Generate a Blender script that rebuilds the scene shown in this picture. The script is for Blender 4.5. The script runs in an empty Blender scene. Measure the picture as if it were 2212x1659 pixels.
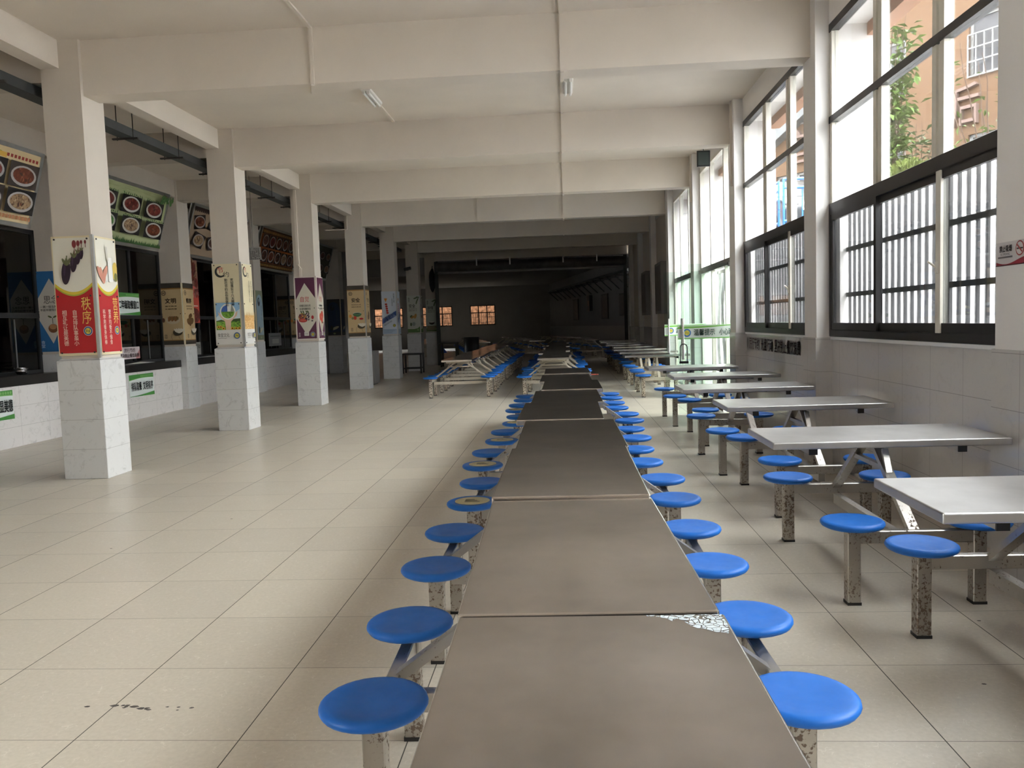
import bpy, bmesh, math, random
from mathutils import Vector, Matrix

random.seed(7)
C = bpy.context.scene.collection
SC = bpy.context.scene
PI = math.pi

# ------------------------------------------------------------------ camera, sky, exposure
cam_d = bpy.data.cameras.new('camera')
cam = bpy.data.objects.new('camera', cam_d)
C.objects.link(cam)
SC.camera = cam
cam_d.sensor_width = 36.0
cam_d.lens = 36.0 * 1754.44 / 2212.0
cam_d.clip_start = 0.02
cam_d.clip_end = 300
_pitch, _yaw, _roll = -7.39489712e-02, 6.71989083e-02, -3.32178981e-02
_f = Vector((-math.sin(_yaw) * math.cos(_pitch), math.cos(_yaw) * math.cos(_pitch), math.sin(_pitch)))
_r0 = Vector((math.cos(_yaw), math.sin(_yaw), 0))
_u0 = _r0.cross(_f)
_r = _r0 * math.cos(_roll) + _u0 * math.sin(_roll)
_u = -_r0 * math.sin(_roll) + _u0 * math.cos(_roll)
_m = Matrix((_r, _u, -_f)).transposed().to_4x4()
_m.translation = Vector((0, 0, 1.424))
cam.matrix_world = _m

world = bpy.data.worlds.new('overcast_sky')
SC.world = world
world.use_nodes = True
wn = world.node_tree
bg = wn.nodes['Background']
tcw = wn.nodes.new('ShaderNodeTexCoord')
sepw = wn.nodes.new('ShaderNodeSeparateXYZ')
rampw = wn.nodes.new('ShaderNodeValToRGB')
wn.links.new(tcw.outputs['Generated'], sepw.inputs[0])
wn.links.new(sepw.outputs['Z'], rampw.inputs[0])
rampw.color_ramp.elements[0].position = 0.0
rampw.color_ramp.elements[0].color = (0.36, 0.37, 0.385, 1)
rampw.color_ramp.elements[1].position = 0.8
rampw.color_ramp.elements[1].color = (1.0, 1.0, 1.0, 1)
wn.links.new(rampw.outputs[0], bg.inputs['Color'])
bg.inputs['Strength'].default_value = 13.0

SC.view_settings.view_transform = 'Standard'
SC.view_settings.look = 'None'
SC.view_settings.gamma = 1.0
SC.view_settings.use_curve_mapping = False
SC.view_settings.exposure = 1.74
SC.cycles.max_bounces = 9
SC.cycles.diffuse_bounces = 5
SC.cycles.glossy_bounces = 3
SC.cycles.transmission_bounces = 4
SC.cycles.transparent_max_bounces = 12
SC.cycles.caustics_reflective = False
SC.cycles.caustics_refractive = False
SC.cycles.sample_clamp_indirect = 6.0

# ------------------------------------------------------------------ materials
MATS = {}


def nodes(name):
    m = bpy.data.materials.new(name)
    m.use_nodes = True
    nt = m.node_tree
    return m, nt, nt.nodes['Principled BSDF']


def nd(nt, t, **kw):
    n = nt.nodes.new('ShaderNode' + t)
    for k, v in kw.items():
        setattr(n, k, v)
    return n


def math_n(nt, op, a, b=None):
    n = nd(nt, 'Math', operation=op)
    for i, x in enumerate((a, b)):
        if x is None:
            continue
        if isinstance(x, (int, float)):
            n.inputs[i].default_value = x
        else:
            nt.links.new(x, n.inputs[i])
    return n.outputs[0]


def mix_c(nt, fac, a, b):
    n = nd(nt, 'MixRGB')
    for i, x in enumerate((fac, a, b)):
        if isinstance(x, (int, float)):
            n.inputs[i].default_value = x
        elif isinstance(x, tuple):
            n.inputs[i].default_value = (*x[:3], 1)
        else:
            nt.links.new(x, n.inputs[i])
    return n.outputs[0]


def ramp(nt, inp, stops):
    n = nd(nt, 'ValToRGB')
    cr = n.color_ramp
    while len(cr.elements) < len(stops):
        cr.elements.new(0.5)
    for e, (p, c) in zip(cr.elements, stops):
        e.position = p
        e.color = (*c[:3], 1) if isinstance(c, tuple) else (c, c, c, 1)
    nt.links.new(inp, n.inputs[0])
    return n.outputs[0]


def noise(nt, scale, detail=3, vec=None, rough=0.55, dist=0.0):
    n = nd(nt, 'TexNoise')
    n.inputs['Scale'].default_value = scale
    n.inputs['Detail'].default_value = detail
    n.inputs['Roughness'].default_value = rough
    n.inputs['Distortion'].default_value = dist
    if vec is None:
        vec = nd(nt, 'TexCoord').outputs['Object']
    nt.links.new(vec, n.inputs['Vector'])
    return n.outputs['Fac']


def bump(nt, bsdf, h, strength=0.2, dist=0.01):
    b = nd(nt, 'Bump')
    b.inputs['Strength'].default_value = strength
    b.inputs['Distance'].default_value = dist
    nt.links.new(h, b.inputs['Height'])
    nt.links.new(b.outputs[0], bsdf.inputs['Normal'])


def P(name, col, rough=0.5, metal=0.0, var=0.0, scale=6.0, coat=0.0, emit=0.0, bmp=0.0, spec=0.5):
    """plain procedural material with a little noise in its colour"""
    if name in MATS:
        return MATS[name]
    m, nt, b = nodes(name)
    b.inputs['Roughness'].default_value = rough
    b.inputs['Metallic'].default_value = metal
    b.inputs['Specular IOR Level'].default_value = spec
    if coat:
        b.inputs['Coat Weight'].default_value = coat
        b.inputs['Coat Roughness'].default_value = 0.12
    if var:
        f = noise(nt, scale, 4)
        lo = tuple(max(0, c * (1 - var)) for c in col)
        hi = tuple(min(1, c * (1 + var)) for c in col)
        nt.links.new(ramp(nt, f, [(0.3, lo), (0.7, hi)]), b.inputs['Base Color'])
        if bmp:
            bump(nt, b, f, bmp)
    else:
        b.inputs['Base Color'].default_value = (*col, 1)
    if emit:
        b.inputs['Emission Color'].default_value = (*col, 1)
        b.inputs['Emission Strength'].default_value = emit
    MATS[name] = m
    return m


def srgb(r, g, b):
    f = lambda c: ((c / 255 + 0.055) / 1.055) ** 2.4 if c > 10 else c / 255 / 12.92
    return (f(r), f(g), f(b))


def S(r, g, b, rough=0.5, coat=0.0):
    """print / paint colour"""
    return P('print_%d_%d_%d' % (r, g, b), srgb(r, g, b), rough, coat=coat)


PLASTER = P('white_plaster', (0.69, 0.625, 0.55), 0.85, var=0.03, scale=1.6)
COLUMN_SHADED = P('column_shaded_plaster', (0.60, 0.54, 0.47), 0.85, var=0.03, scale=1.6)  # plaster toned down; weaker side light on the columns put into the colour
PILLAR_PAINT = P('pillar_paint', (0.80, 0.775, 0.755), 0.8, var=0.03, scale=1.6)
AISLE_SHADED = P('aisle_shaded_plaster', (0.55, 0.495, 0.43), 0.85, var=0.04, scale=1.6)  # plaster darkened in colour to carry the dimness of the serving aisle
PLASTER_D = P('dim_plaster', (0.28, 0.265, 0.25), 0.85, var=0.06, scale=1.3)  # darkened plaster copy, far-end shade put into its colour
WHITE_OUT = P('outside_white_paint', (0.82, 0.82, 0.82), 0.8, var=0.03, scale=2)
CREAM_AL = P('cream_aluminium', (0.74, 0.71, 0.63), 0.4, var=0.05, scale=3)
BRONZE = P('dark_bronze_aluminium', (0.025, 0.024, 0.025), 0.35, 0.4, var=0.2, scale=4)
BAR_STEEL = P('grille_steel', (0.055, 0.055, 0.058), 0.45, 0.5)
ALU = P('aluminium_trim', (0.55, 0.55, 0.54), 0.35, 0.9, var=0.05, scale=8)
CHROME = P('chrome', (0.75, 0.75, 0.75), 0.15, 1.0)
BLACK = P('black_plastic', (0.012, 0.012, 0.013), 0.4)
GRANITE = P('black_granite', (0.015, 0.014, 0.014), 0.25, var=0.4, scale=120)
TRAY = P('dark_painted_steel', (0.055, 0.06, 0.06), 0.55, 0.3, var=0.1, scale=5)
ROD = P('threaded_rod', (0.05, 0.045, 0.04), 0.6, 0.5)
SCREW = P('screw_cap', (0.06, 0.055, 0.05), 0.35, 0.8)
WHITE_PL = P('white_plastic', (0.78, 0.76, 0.72), 0.45)
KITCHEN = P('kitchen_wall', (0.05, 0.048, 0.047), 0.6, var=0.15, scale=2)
PAPER = P('paper', (0.75, 0.74, 0.72), 0.8)


def plastic_blue():
    m, nt, b = nodes('blue_seat_plastic')
    f = noise(nt, 9, 5)
    nt.links.new(ramp(nt, f, [(0.3, (0.010, 0.135, 0.54)), (0.75, (0.016, 0.165, 0.63))]), b.inputs['Base Color'])
    nt.links.new(ramp(nt, noise(nt, 30, 4), [(0.3, 0.38), (0.7, 0.48)]), b.inputs['Roughness'])
    b.inputs['Specular IOR Level'].default_value = 0.35
    return m


BLUE = plastic_blue()


def steel(name, col, rough, rust, scratch=True):
    """stainless steel; rust = 0..1 share of brown spots"""
    m, nt, b = nodes(name)
    tc = nd(nt, 'TexCoord').outputs['Object']
    oi = nd(nt, 'ObjectInfo')
    vadd = nd(nt, 'VectorMath', operation='ADD')
    nt.links.new(tc, vadd.inputs[0])
    sc = nd(nt, 'VectorMath', operation='SCALE')
    sc.inputs['Scale'].default_value = 1.0
    comb = nd(nt, 'CombineXYZ')
    r100 = math_n(nt, 'MULTIPLY', oi.outputs['Random'], 37.0)
    for i in range(3):
        nt.links.new(r100, comb.inputs[i])
    nt.links.new(comb.outputs[0], vadd.inputs[1])
    v = vadd.outputs[0]
    mapn = nd(nt, 'Mapping')
    mapn.inputs['Scale'].default_value = (1.6, 9.0, 4.0)
    mapn.inputs['Rotation'].default_value = (0, 0, 0.5)
    nt.links.new(v, mapn.inputs[0])
    smear = noise(nt, 1.4, 6, mapn.outputs[0], 0.65, 0.6)
    cloud = noise(nt, 3.0, 4, v)
    lo = tuple(c * 0.8 for c in col)
    hi = tuple(min(1, c * 1.12) for c in col)
    base = ramp(nt, cloud, [(0.3, lo), (0.7, hi)])
    rr = math_n(nt, 'ADD', math_n(nt, 'MULTIPLY', smear, 0.07), rough - 0.035)
    metal = 1.0
    if rust:
        spots = noise(nt, 68, 5, v, 0.62)
        big = noise(nt, 5, 3, v)
        s2 = math_n(nt, 'ADD', spots, math_n(nt, 'MULTIPLY', big, 0.55))
        t = 0.97 - rust * 0.28
        fac = ramp(nt, s2, [(t, 0.0), (t + 0.045, 1.0)])
        base = mix_c(nt, math_n(nt, 'MULTIPLY', fac, 0.85), base, (0.10, 0.055, 0.028))
        rr = mix_c(nt, fac, rr, (0.85, 0.85, 0.85))
        met = ramp(nt, fac, [(0.0, 1.0), (1.0, 0.0)])
        nt.links.new(met, b.inputs['Metallic'])
        bump(nt, b, fac, 0.25, 0.004)
    else:
        b.inputs['Metallic'].default_value = metal
    nt.links.new(base, b.inputs['Base Color'])
    nt.links.new(rr, b.inputs['Roughness'])
    return m


STEEL_TOP = steel('brushed_stainless_top', (0.60, 0.575, 0.56), 0.165, 0)
STEEL_TOP2 = steel('scuffed_stainless_top', (0.60, 0.59, 0.59), 0.33, 0)
STEEL = steel('stainless_tube', (0.50, 0.48, 0.45), 0.34, 0.22)
STEEL_RUST = steel('rust_spotted_tube', (0.46, 0.43, 0.385), 0.40, 0.52)


def cream_rust(name, rust):
    m, nt, b = nodes(name)
    tc = nd(nt, 'TexCoord').outputs['Object']
    f1 = noise(nt, 60, 5, tc, 0.6)
    t = 0.66 - rust * 0.24
    fac = ramp(nt, f1, [(t, 0.0), (t + 0.03, 1.0)])
    nt.links.new(mix_c(nt, fac, (0.52, 0.46, 0.37), (0.06, 0.035, 0.02)), b.inputs['Base Color'])
    b.inputs['Roughness'].default_value = 0.6
    return m


CREAM_TUBE = cream_rust('worn_cream_tube', 0.12)
CREAM_POST = cream_rust('flaking_cream_post', 0.62)


def tile_floor():
    m, nt, b = nodes('beige_floor_tile')
    tc = nd(nt, 'TexCoord').outputs['Object']
    sep = nd(nt, 'SeparateXYZ')
    nt.links.new(tc, sep.inputs[0])

    def edge(o, off):
        a = math_n(nt, 'DIVIDE', math_n(nt, 'SUBTRACT', o, off), 0.6)
        fr = math_n(nt, 'FRACT', math_n(nt, 'ADD', a, 100.5))
        return math_n(nt, 'ABSOLUTE', math_n(nt, 'SUBTRACT', fr, 0.5)), math_n(nt, 'FLOOR', a)
    ex, ix = edge(sep.outputs[0], -1.1814)
    ey, iy = edge(sep.outputs[1], 2.6759)
    gx = math_n(nt, 'LESS_THAN', ex, 0.0036)
    gy = math_n(nt, 'LESS_THAN', ey, 0.0026)
    g = math_n(nt, 'MAXIMUM', gx, math_n(nt, 'MULTIPLY', gy, 0.75))
    comb = nd(nt, 'CombineXYZ')
    nt.links.new(ix, comb.inputs[0])
    nt.links.new(iy, comb.inputs[1])
    wnz = nd(nt, 'TexWhiteNoise', noise_dimensions='2D')
    nt.links.new(comb.outputs[0], wnz.inputs['Vector'])
    # pale curled fibres
    vor = nd(nt, 'TexVoronoi', feature='DISTANCE_TO_EDGE')
    vor.inputs['Scale'].default_value = 26
    wob = nd(nt, 'TexNoise')
    wob.inputs['Scale'].default_value = 14
    nt.links.new(tc, wob.inputs['Vector'])
    va = nd(nt, 'VectorMath', operation='ADD')
    vs = nd(nt, 'VectorMath', operation='SCALE')
    vs.inputs['Scale'].default_value = 0.09
    nt.links.new(wob.outputs['Color'], vs.inputs[0])
    nt.links.new(tc, va.inputs[0])
    nt.links.new(vs.outputs[0], va.inputs[1])
    nt.links.new(va.outputs[0], vor.inputs['Vector'])
    line = math_n(nt, 'LESS_THAN', vor.outputs['Distance'], 0.028)
    brk = math_n(nt, 'GREATER_THAN', noise(nt, 19, 3, tc), 0.58)
    fib = math_n(nt, 'MULTIPLY', math_n(nt, 'MULTIPLY', line, brk), 0.35)
    speck = noise(nt, 55, 4, tc)
    cloud = noise(nt, 1.1, 3, tc)
    base = ramp(nt, speck, [(0.3, (0.585, 0.53, 0.445)), (0.7, (0.66, 0.60, 0.51))])
    base = mix_c(nt, math_n(nt, 'MULTIPLY', cloud, 0.18), base, (0.53, 0.475, 0.39))
    tint = ramp(nt, wnz.outputs['Value'], [(0, (0.94, 0.94, 0.94)), (1, (1.04, 1.04, 1.03))])
    mul = nd(nt, 'MixRGB', blend_type='MULTIPLY')
    mul.inputs[0].default_value = 1
    nt.links.new(base, mul.inputs[1])
    nt.links.new(tint, mul.inputs[2])
    base = mix_c(nt, fib, mul.outputs[0], (0.84, 0.79, 0.70))
    base = mix_c(nt, g, base, (0.085, 0.075, 0.06))
    nt.links.new(base, b.inputs['Base Color'])
    r = math_n(nt, 'ADD', math_n(nt, 'MULTIPLY', noise(nt, 5, 4, tc), 0.16), 0.27)
    nt.links.new(math_n(nt, 'ADD', r, math_n(nt, 'MULTIPLY', g, 0.4)), b.inputs['Roughness'])
    b.inputs['Specular IOR Level'].default_value = 0.5
    return m


def tile_wall(name, col, rough, zoff, rowh, vx=0.0, vw=0.0, smudge=0.06, axis=1, joint=(0.25, 0.24, 0.23)):
    """glossy wall tile: rows of height rowh counted down from zoff; optional vertical joints every vw"""
    m, nt, b = nodes(name)
    tc = nd(nt, 'TexCoord').outputs['Object']
    sep = nd(nt, 'SeparateXYZ')
    nt.links.new(tc, sep.inputs[0])

    def edge(o, off, step, w):
        a = math_n(nt, 'DIVIDE', math_n(nt, 'SUBTRACT', o, off), step)
        fr = math_n(nt, 'FRACT', math_n(nt, 'ADD', a, 100.5))
        d = math_n(nt, 'ABSOLUTE', math_n(nt, 'SUBTRACT', fr, 0.5))
        return math_n(nt, 'LESS_THAN', d, w / step)
    g = edge(sep.outputs[2], zoff, rowh, 0.0018)
    if vw:
        g = math_n(nt, 'MAXIMUM', g, edge(sep.outputs[axis], vx, vw, 0.0018))
    cl = noise(nt, 7, 6, tc, 0.7, 1.6)
    base = ramp(nt, cl, [(0.34, tuple(c * (1 - 3.2 * smudge) for c in col)), (0.46, col), (0.8, col)])
    base = mix_c(nt, math_n(nt, 'MULTIPLY', g, 0.7), base, joint)
    nt.links.new(base, b.inputs['Base Color'])
    b.inputs['Roughness'].default_value = rough
    wave = noise(nt, 2.2, 2, tc)
    bump(nt, b, wave, 0.06, 0.02)
    return m


FLOOR = tile_floor()
COL_TILE = tile_wall('white_marble_tile', (0.62, 0.62, 0.615), 0.22, 1.205, 0.301)
WAINSCOT = tile_wall('grey_gloss_wall_tile', (0.62, 0.60, 0.58), 0.10, 1.182, 0.30, 7.553, 0.46, 0.02)
COUNTER_TILE = tile_wall('counter_tile', (0.72, 0.69, 0.68), 0.2, 0.81, 0.27, 0.0, 0.6)


def glass_mat(name, tint, refl=1.0, haze=0.0):
    m = bpy.data.materials.new(name)
    m.use_nodes = True
    nt = m.node_tree
    nt.nodes.remove(nt.nodes['Principled BSDF'])
    out = nt.nodes['Material Output']
    tr = nd(nt, 'BsdfTransparent')
    tr.inputs[0].default_value = (*tint, 1)
    gl = nd(nt, 'BsdfGlossy')
    gl.inputs['Roughness'].default_value = 0.02
    lw = nd(nt, 'Fresnel')
    lw.inputs['IOR'].default_value = 1.45
    mix = nd(nt, 'MixShader')
    nt.links.new(math_n(nt, 'MULTIPLY', lw.outputs[0], refl), mix.inputs[0])
    nt.links.new(tr.outputs[0], mix.inputs[1])
    nt.links.new(gl.outputs[0], mix.inputs[2])
    res = mix.outputs[0]
    if haze:
        df = nd(nt, 'BsdfDiffuse')
        df.inputs[0].default_value = (0.8, 0.82, 0.82, 1)
        m2 = nd(nt, 'MixShader')
        f = math_n(nt, 'MULTIPLY', noise(nt, 3, 4), haze * 2)
        nt.links.new(f, m2.inputs[0])
        nt.links.new(res, m2.inputs[1])
        nt.links.new(df.outputs[0], m2.inputs[2])
        res = m2.outputs[0]
    nt.links.new(res, out.inputs['Surface'])
    return m


GLASS = glass_mat('window_glass', (0.93, 0.95, 0.95), 0.6)
DOOR_GLASS = glass_mat('greenish_door_glass', (0.90, 0.95, 0.925), 0.5)
DARK_GLASS = glass_mat('kitchen_glass', (0.50, 0.49, 0.48), 1.3)
STRIP = glass_mat('clear_plastic_strip', (0.86, 0.90, 0.93), 0.8, 0.5)


def brick_mat(name, c1, c2, mortar, sx, sz, axes):
    m, nt, b = nodes(name)
    tc = nd(nt, 'TexCoord').outputs['Object']
    sep = nd(nt, 'SeparateXYZ')
    nt.links.new(tc, sep.inputs[0])
    comb = nd(nt, 'CombineXYZ')
    nt.links.new(sep.outputs[axes], comb.inputs[0])
    nt.links.new(sep.outputs[2], comb.inputs[1])
    br = nd(nt, 'TexBrick')
    br.inputs['Scale'].default_value = 1.0
    br.inputs['Brick Width'].default_value = sx
    br.inputs['Row Height'].default_value = sz
    br.inputs['Mortar Size'].default_value = 0.006
    br.inputs['Color1'].default_value = (*c1, 1)
    br.inputs['Color2'].default_value = (*c2, 1)
    br.inputs['Mortar'].default_value = (*mortar, 1)
    nt.links.new(comb.outputs[0], br.inputs['Vector'])
    nt.links.new(br.outputs['Color'], b.inputs['Base Color'])
    b.inputs['Specular IOR Level'].default_value = 0.05
    b.inputs['Roughness'].default_value = 0.7
    return m


FACADE = brick_mat('orange_facade_tile', (0.086, 0.051, 0.031), (0.092, 0.056, 0.034), (0.076, 0.046, 0.030), 0.46, 0.16, 0)
STONE = P('brown_rock_wall', (0.050, 0.0235, 0.0125), 0.9, var=0.7, scale=5, spec=0.0)
FOODS = {}


def food(name, cols, scale=26):
    if name in FOODS:
        return FOODS[name]
    m, nt, b = nodes('food_' + name)
    v = nd(nt, 'TexVoronoi')
    v.inputs['Scale'].default_value = scale
    nt.links.new(nd(nt, 'TexCoord').outputs['Object'], v.inputs['Vector'])
    sep = nd(nt, 'SeparateColor')
    nt.links.new(v.outputs['Color'], sep.inputs[0])
    n = len(cols)
    nt.links.new(ramp(nt, sep.outputs[0], [(i / max(1, n - 1), c) for i, c in enumerate(cols)]), b.inputs['Base Color'])
    b.inputs['Roughness'].default_value = 0.5
    FOODS[name] = m
    return m


F_STEW = food('stew', [srgb(70, 30, 18), srgb(120, 60, 35), srgb(95, 40, 25), srgb(150, 90, 60)])
F_RED = food('red', [srgb(84, 26, 24), srgb(120, 44, 36), srgb(66, 22, 24), srgb(140, 74, 60)])
F_GREEN = food('green', [srgb(50, 100, 40), srgb(90, 150, 70), srgb(40, 80, 35), srgb(150, 190, 120)])
F_NOODLE = food('noodle', [srgb(120, 95, 70), srgb(170, 140, 105), srgb(90, 60, 40), srgb(190, 165, 130)], 40)
F_DARK = food('dark', [srgb(45, 25, 20), srgb(90, 55, 40), srgb(60, 30, 22), srgb(120, 80, 60)])
F_LEAF = food('leafprint', [srgb(40, 75, 35), srgb(60, 100, 50), srgb(90, 120, 70), srgb(50, 90, 45)], 60)
F_WHEAT = food('wheat', [srgb(205, 160, 95), srgb(225, 190, 130), srgb(190, 130, 70), srgb(235, 205, 150)], 60)
F_FIELD = food('field', [srgb(70, 120, 40), srgb(110, 160, 60), srgb(140, 180, 70), srgb(60, 100, 40)], 50)
F_FRUIT = food('fruit', [srgb(200, 190, 90), srgb(150, 50, 45), srgb(80, 40, 80), srgb(220, 160, 70), srgb(90, 130, 60)], 40)


# ------------------------------------------------------------------ mesh builder
class MB:
    def __init__(self):
        self.v, self.f, self.m, self.s = [], [], [], []

    def add(self, vs, fs, m=0, smooth=False):
        o = len(self.v)
        self.v += [tuple(p) for p in vs]
        for f in fs:
            self.f.append([i + o for i in f])
            self.m.append(m)
            self.s.append(smooth)
        return self

    def box(self, x0, x1, y0, y1, z0, z1, m=0):
        vs = [(x, y, z) for x in (x0, x1) for y in (y0, y1) for z in (z0, z1)]
        return self.add(vs, [(0, 1, 3, 2), (4, 6, 7, 5), (0, 4, 5, 1), (2, 3, 7, 6), (0, 2, 6, 4), (1, 5, 7, 3)], m)

    def bar(self, p, q, w, h, m=0, up=(0, 0, 1)):
        p, q = Vector(p), Vector(q)
        d = (q - p).normalized()
        u = Vector(up)
        if abs(d.dot(u)) > 0.98:
            u = Vector((0, 1, 0))
        s = d.cross(u).normalized()
        t = s.cross(d).normalized()
        vs = []
        for c in (p, q):
            for a, b_ in ((-1, -1), (1, -1), (1, 1), (-1, 1)):
                vs.append(c + s * (a * w / 2) + t * (b_ * h / 2))
        return self.add(vs, [(3, 2, 1, 0), (4, 5, 6, 7), (0, 1, 5, 4), (1, 2, 6, 5), (2, 3, 7, 6), (3, 0, 4, 7)], m)

    def tube(self, pts, r, m=0, n=10, r2=None):
        pts = [Vector(p) for p in pts]
        rings = []
        ref = Vector((0.123, 0.456, 0.9)).normalized()
        for i, p in enumerate(pts):
            a = pts[max(0, i - 1)]
            b_ = pts[min(len(pts) - 1, i + 1)]
            d = (b_ - a).normalized()
            s = d.cross(ref)
            if s.length < 0.05:
                s = d.cross(Vector((1, 0, 0)))
            s.normalize()
            t = s.cross(d)
            rr = r if r2 is None else r + (r2 - r) * i / (len(pts) - 1)
            rings.append([p + (s * math.cos(2 * PI * k / n) + t * math.sin(2 * PI * k / n)) * rr for k in range(n)])
        vs = [v for rg in rings for v in rg]
        fs = []
        for i in range(len(rings) - 1):
            for k in range(n):
                a, b_ = i * n + k, i * n + (k + 1) % n
                fs.append((a, a + n, b_ + n, b_))
        self.add(vs, fs, m, True)
        o = (len(rings) - 1) * n
        self.add(rings[0], [tuple(range(n))], m)
        self.add(rings[-1], [tuple(reversed(range(n)))], m)
        return self

    def lathe(self, prof, cx=0, cy=0, m=0, n=24, smooth=True):
        vs, fs = [], []
        for r, z in prof:
            for k in range(n):
                a = 2 * PI * k / n
                vs.append((cx + r * math.cos(a), cy + r * math.sin(a), z))
        for i in range(len(prof) - 1):
            for k in range(n):
                a, b_ = i * n + k, i * n + (k + 1) % n
                fs.append((a, b_, b_ + n, a + n))
        fs.append(tuple(range(n))[::-1])
        fs.append(tuple((len(prof) - 1) * n + k for k in range(n)))
        return self.add(vs, fs, m, smooth)

    def ball(self, c, rx, ry, rz, m=0, n=12, k=8, jit=0.0):
        vs, fs = [], []
        for i in range(k + 1):
            t = PI * i / k
            for j in range(n):
                a = 2 * PI * j / n
                q = 1 + random.uniform(-jit, jit)
                vs.append((c[0] + rx * q * math.sin(t) * math.cos(a), c[1] + ry * q * math.sin(t) * math.sin(a), c[2] + rz * q * math.cos(t)))
        for i in range(k):
            for j in range(n):
                a, b_ = i * n + j, i * n + (j + 1) % n
                fs.append((a, a + n, b_ + n, b_))
        return self.add(vs, fs, m, True)

    def build(self, name, mats, parent=None, bev=0.0, seg=2, loc=None):
        me = bpy.data.meshes.new(name)
        me.from_pydata(self.v, [], self.f)
        if not isinstance(mats, (list, tuple)):
            mats = [mats]
        for mt in mats:
            me.materials.append(mt)
        me.polygons.foreach_set('material_index', self.m)
        me.polygons.foreach_set('use_smooth', self.s)
        me.update()
        if bev:
            bm = bmesh.new()
            bm.from_mesh(me)
            bmesh.ops.remove_doubles(bm, verts=bm.verts, dist=1e-5)
            bmesh.ops.bevel(bm, geom=list(bm.edges), offset=bev, segments=seg, affect='EDGES', profile=0.5)
            bm.to_mesh(me)
            bm.free()
        o = bpy.data.objects.new(name, me)
        C.objects.link(o)
        if parent is not None:
            o.parent = parent
        if loc:
            o.location = loc
        return o


def box_obj(name, x0, x1, y0, y1, z0, z1, mat, parent=None, bev=0.0):
    return MB().box(x0, x1, y0, y1, z0, z1).build(name, mat, parent, bev)


def tag(o, label, cat, group=None, kind=None):
    o['label'] = label
    o['category'] = cat
    if group:
        o['group'] = group
    if kind:
        o['kind'] = kind
    return o


def struct(o):
    o['kind'] = 'structure'
    return o


def empty(name, loc=(0, 0, 0), rotz=0.0):
    o = bpy.data.objects.new(name, None)
    o.empty_display_size = 0.1
    C.objects.link(o)
    o.location = loc
    o.rotation_euler = (0, 0, rotz)
    return o


def thing(name, label, cat, loc=(0, 0, 0), rotz=0.0, group=None):
    return tag(empty(name, loc, rotz), label, cat, group)


def dup(root, loc, rotz):
    r = root.copy()
    C.objects.link(r)
    r.location = loc
    r.rotation_euler = (0, 0, rotz)
    for ch in list(root.children):
        c = ch.copy()
        C.objects.link(c)
        c.parent = r
        for g in list(ch.children):
            d = g.copy()
            C.objects.link(d)
            d.parent = c
    return r


ORD = ['first', 'second', 'third', 'fourth', 'fifth', 'sixth', 'seventh', 'eighth', 'ninth', 'tenth', 'eleventh', 'twelfth']

# ------------------------------------------------------------------ text
TXT = {}


def text_geo(body):
    key = body
    if key in TXT:
        return TXT[key]
    cu = bpy.data.curves.new('lettering_curve', 'FONT')
    cu.body = body
    cu.resolution_u = 2
    cu.align_x = 'CENTER'
    cu.space_line = 0.95
    ob = bpy.data.objects.new('lettering_curve', cu)
    C.objects.link(ob)
    dg = bpy.context.evaluated_depsgraph_get()
    dg.update()
    me = bpy.data.meshes.new_from_object(ob.evaluated_get(dg))
    vs = [(v.co.x, v.co.y) for v in me.vertices]
    fs = [tuple(p.vertices) for p in me.polygons]
    bpy.data.objects.remove(ob)
    bpy.data.curves.remove(cu)
    bpy.data.meshes.remove(me)
    xs = [v[0] for v in vs]
    ys = [v[1] for v in vs]
    TXT[key] = ([((x - min(xs)) / (max(xs) - min(xs) or 1), (y - min(ys)) / (max(ys) - min(ys) or 1)) for x, y in vs], fs)
    return TXT[key]


def vert(s):
    return '\n'.join(s)


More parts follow.
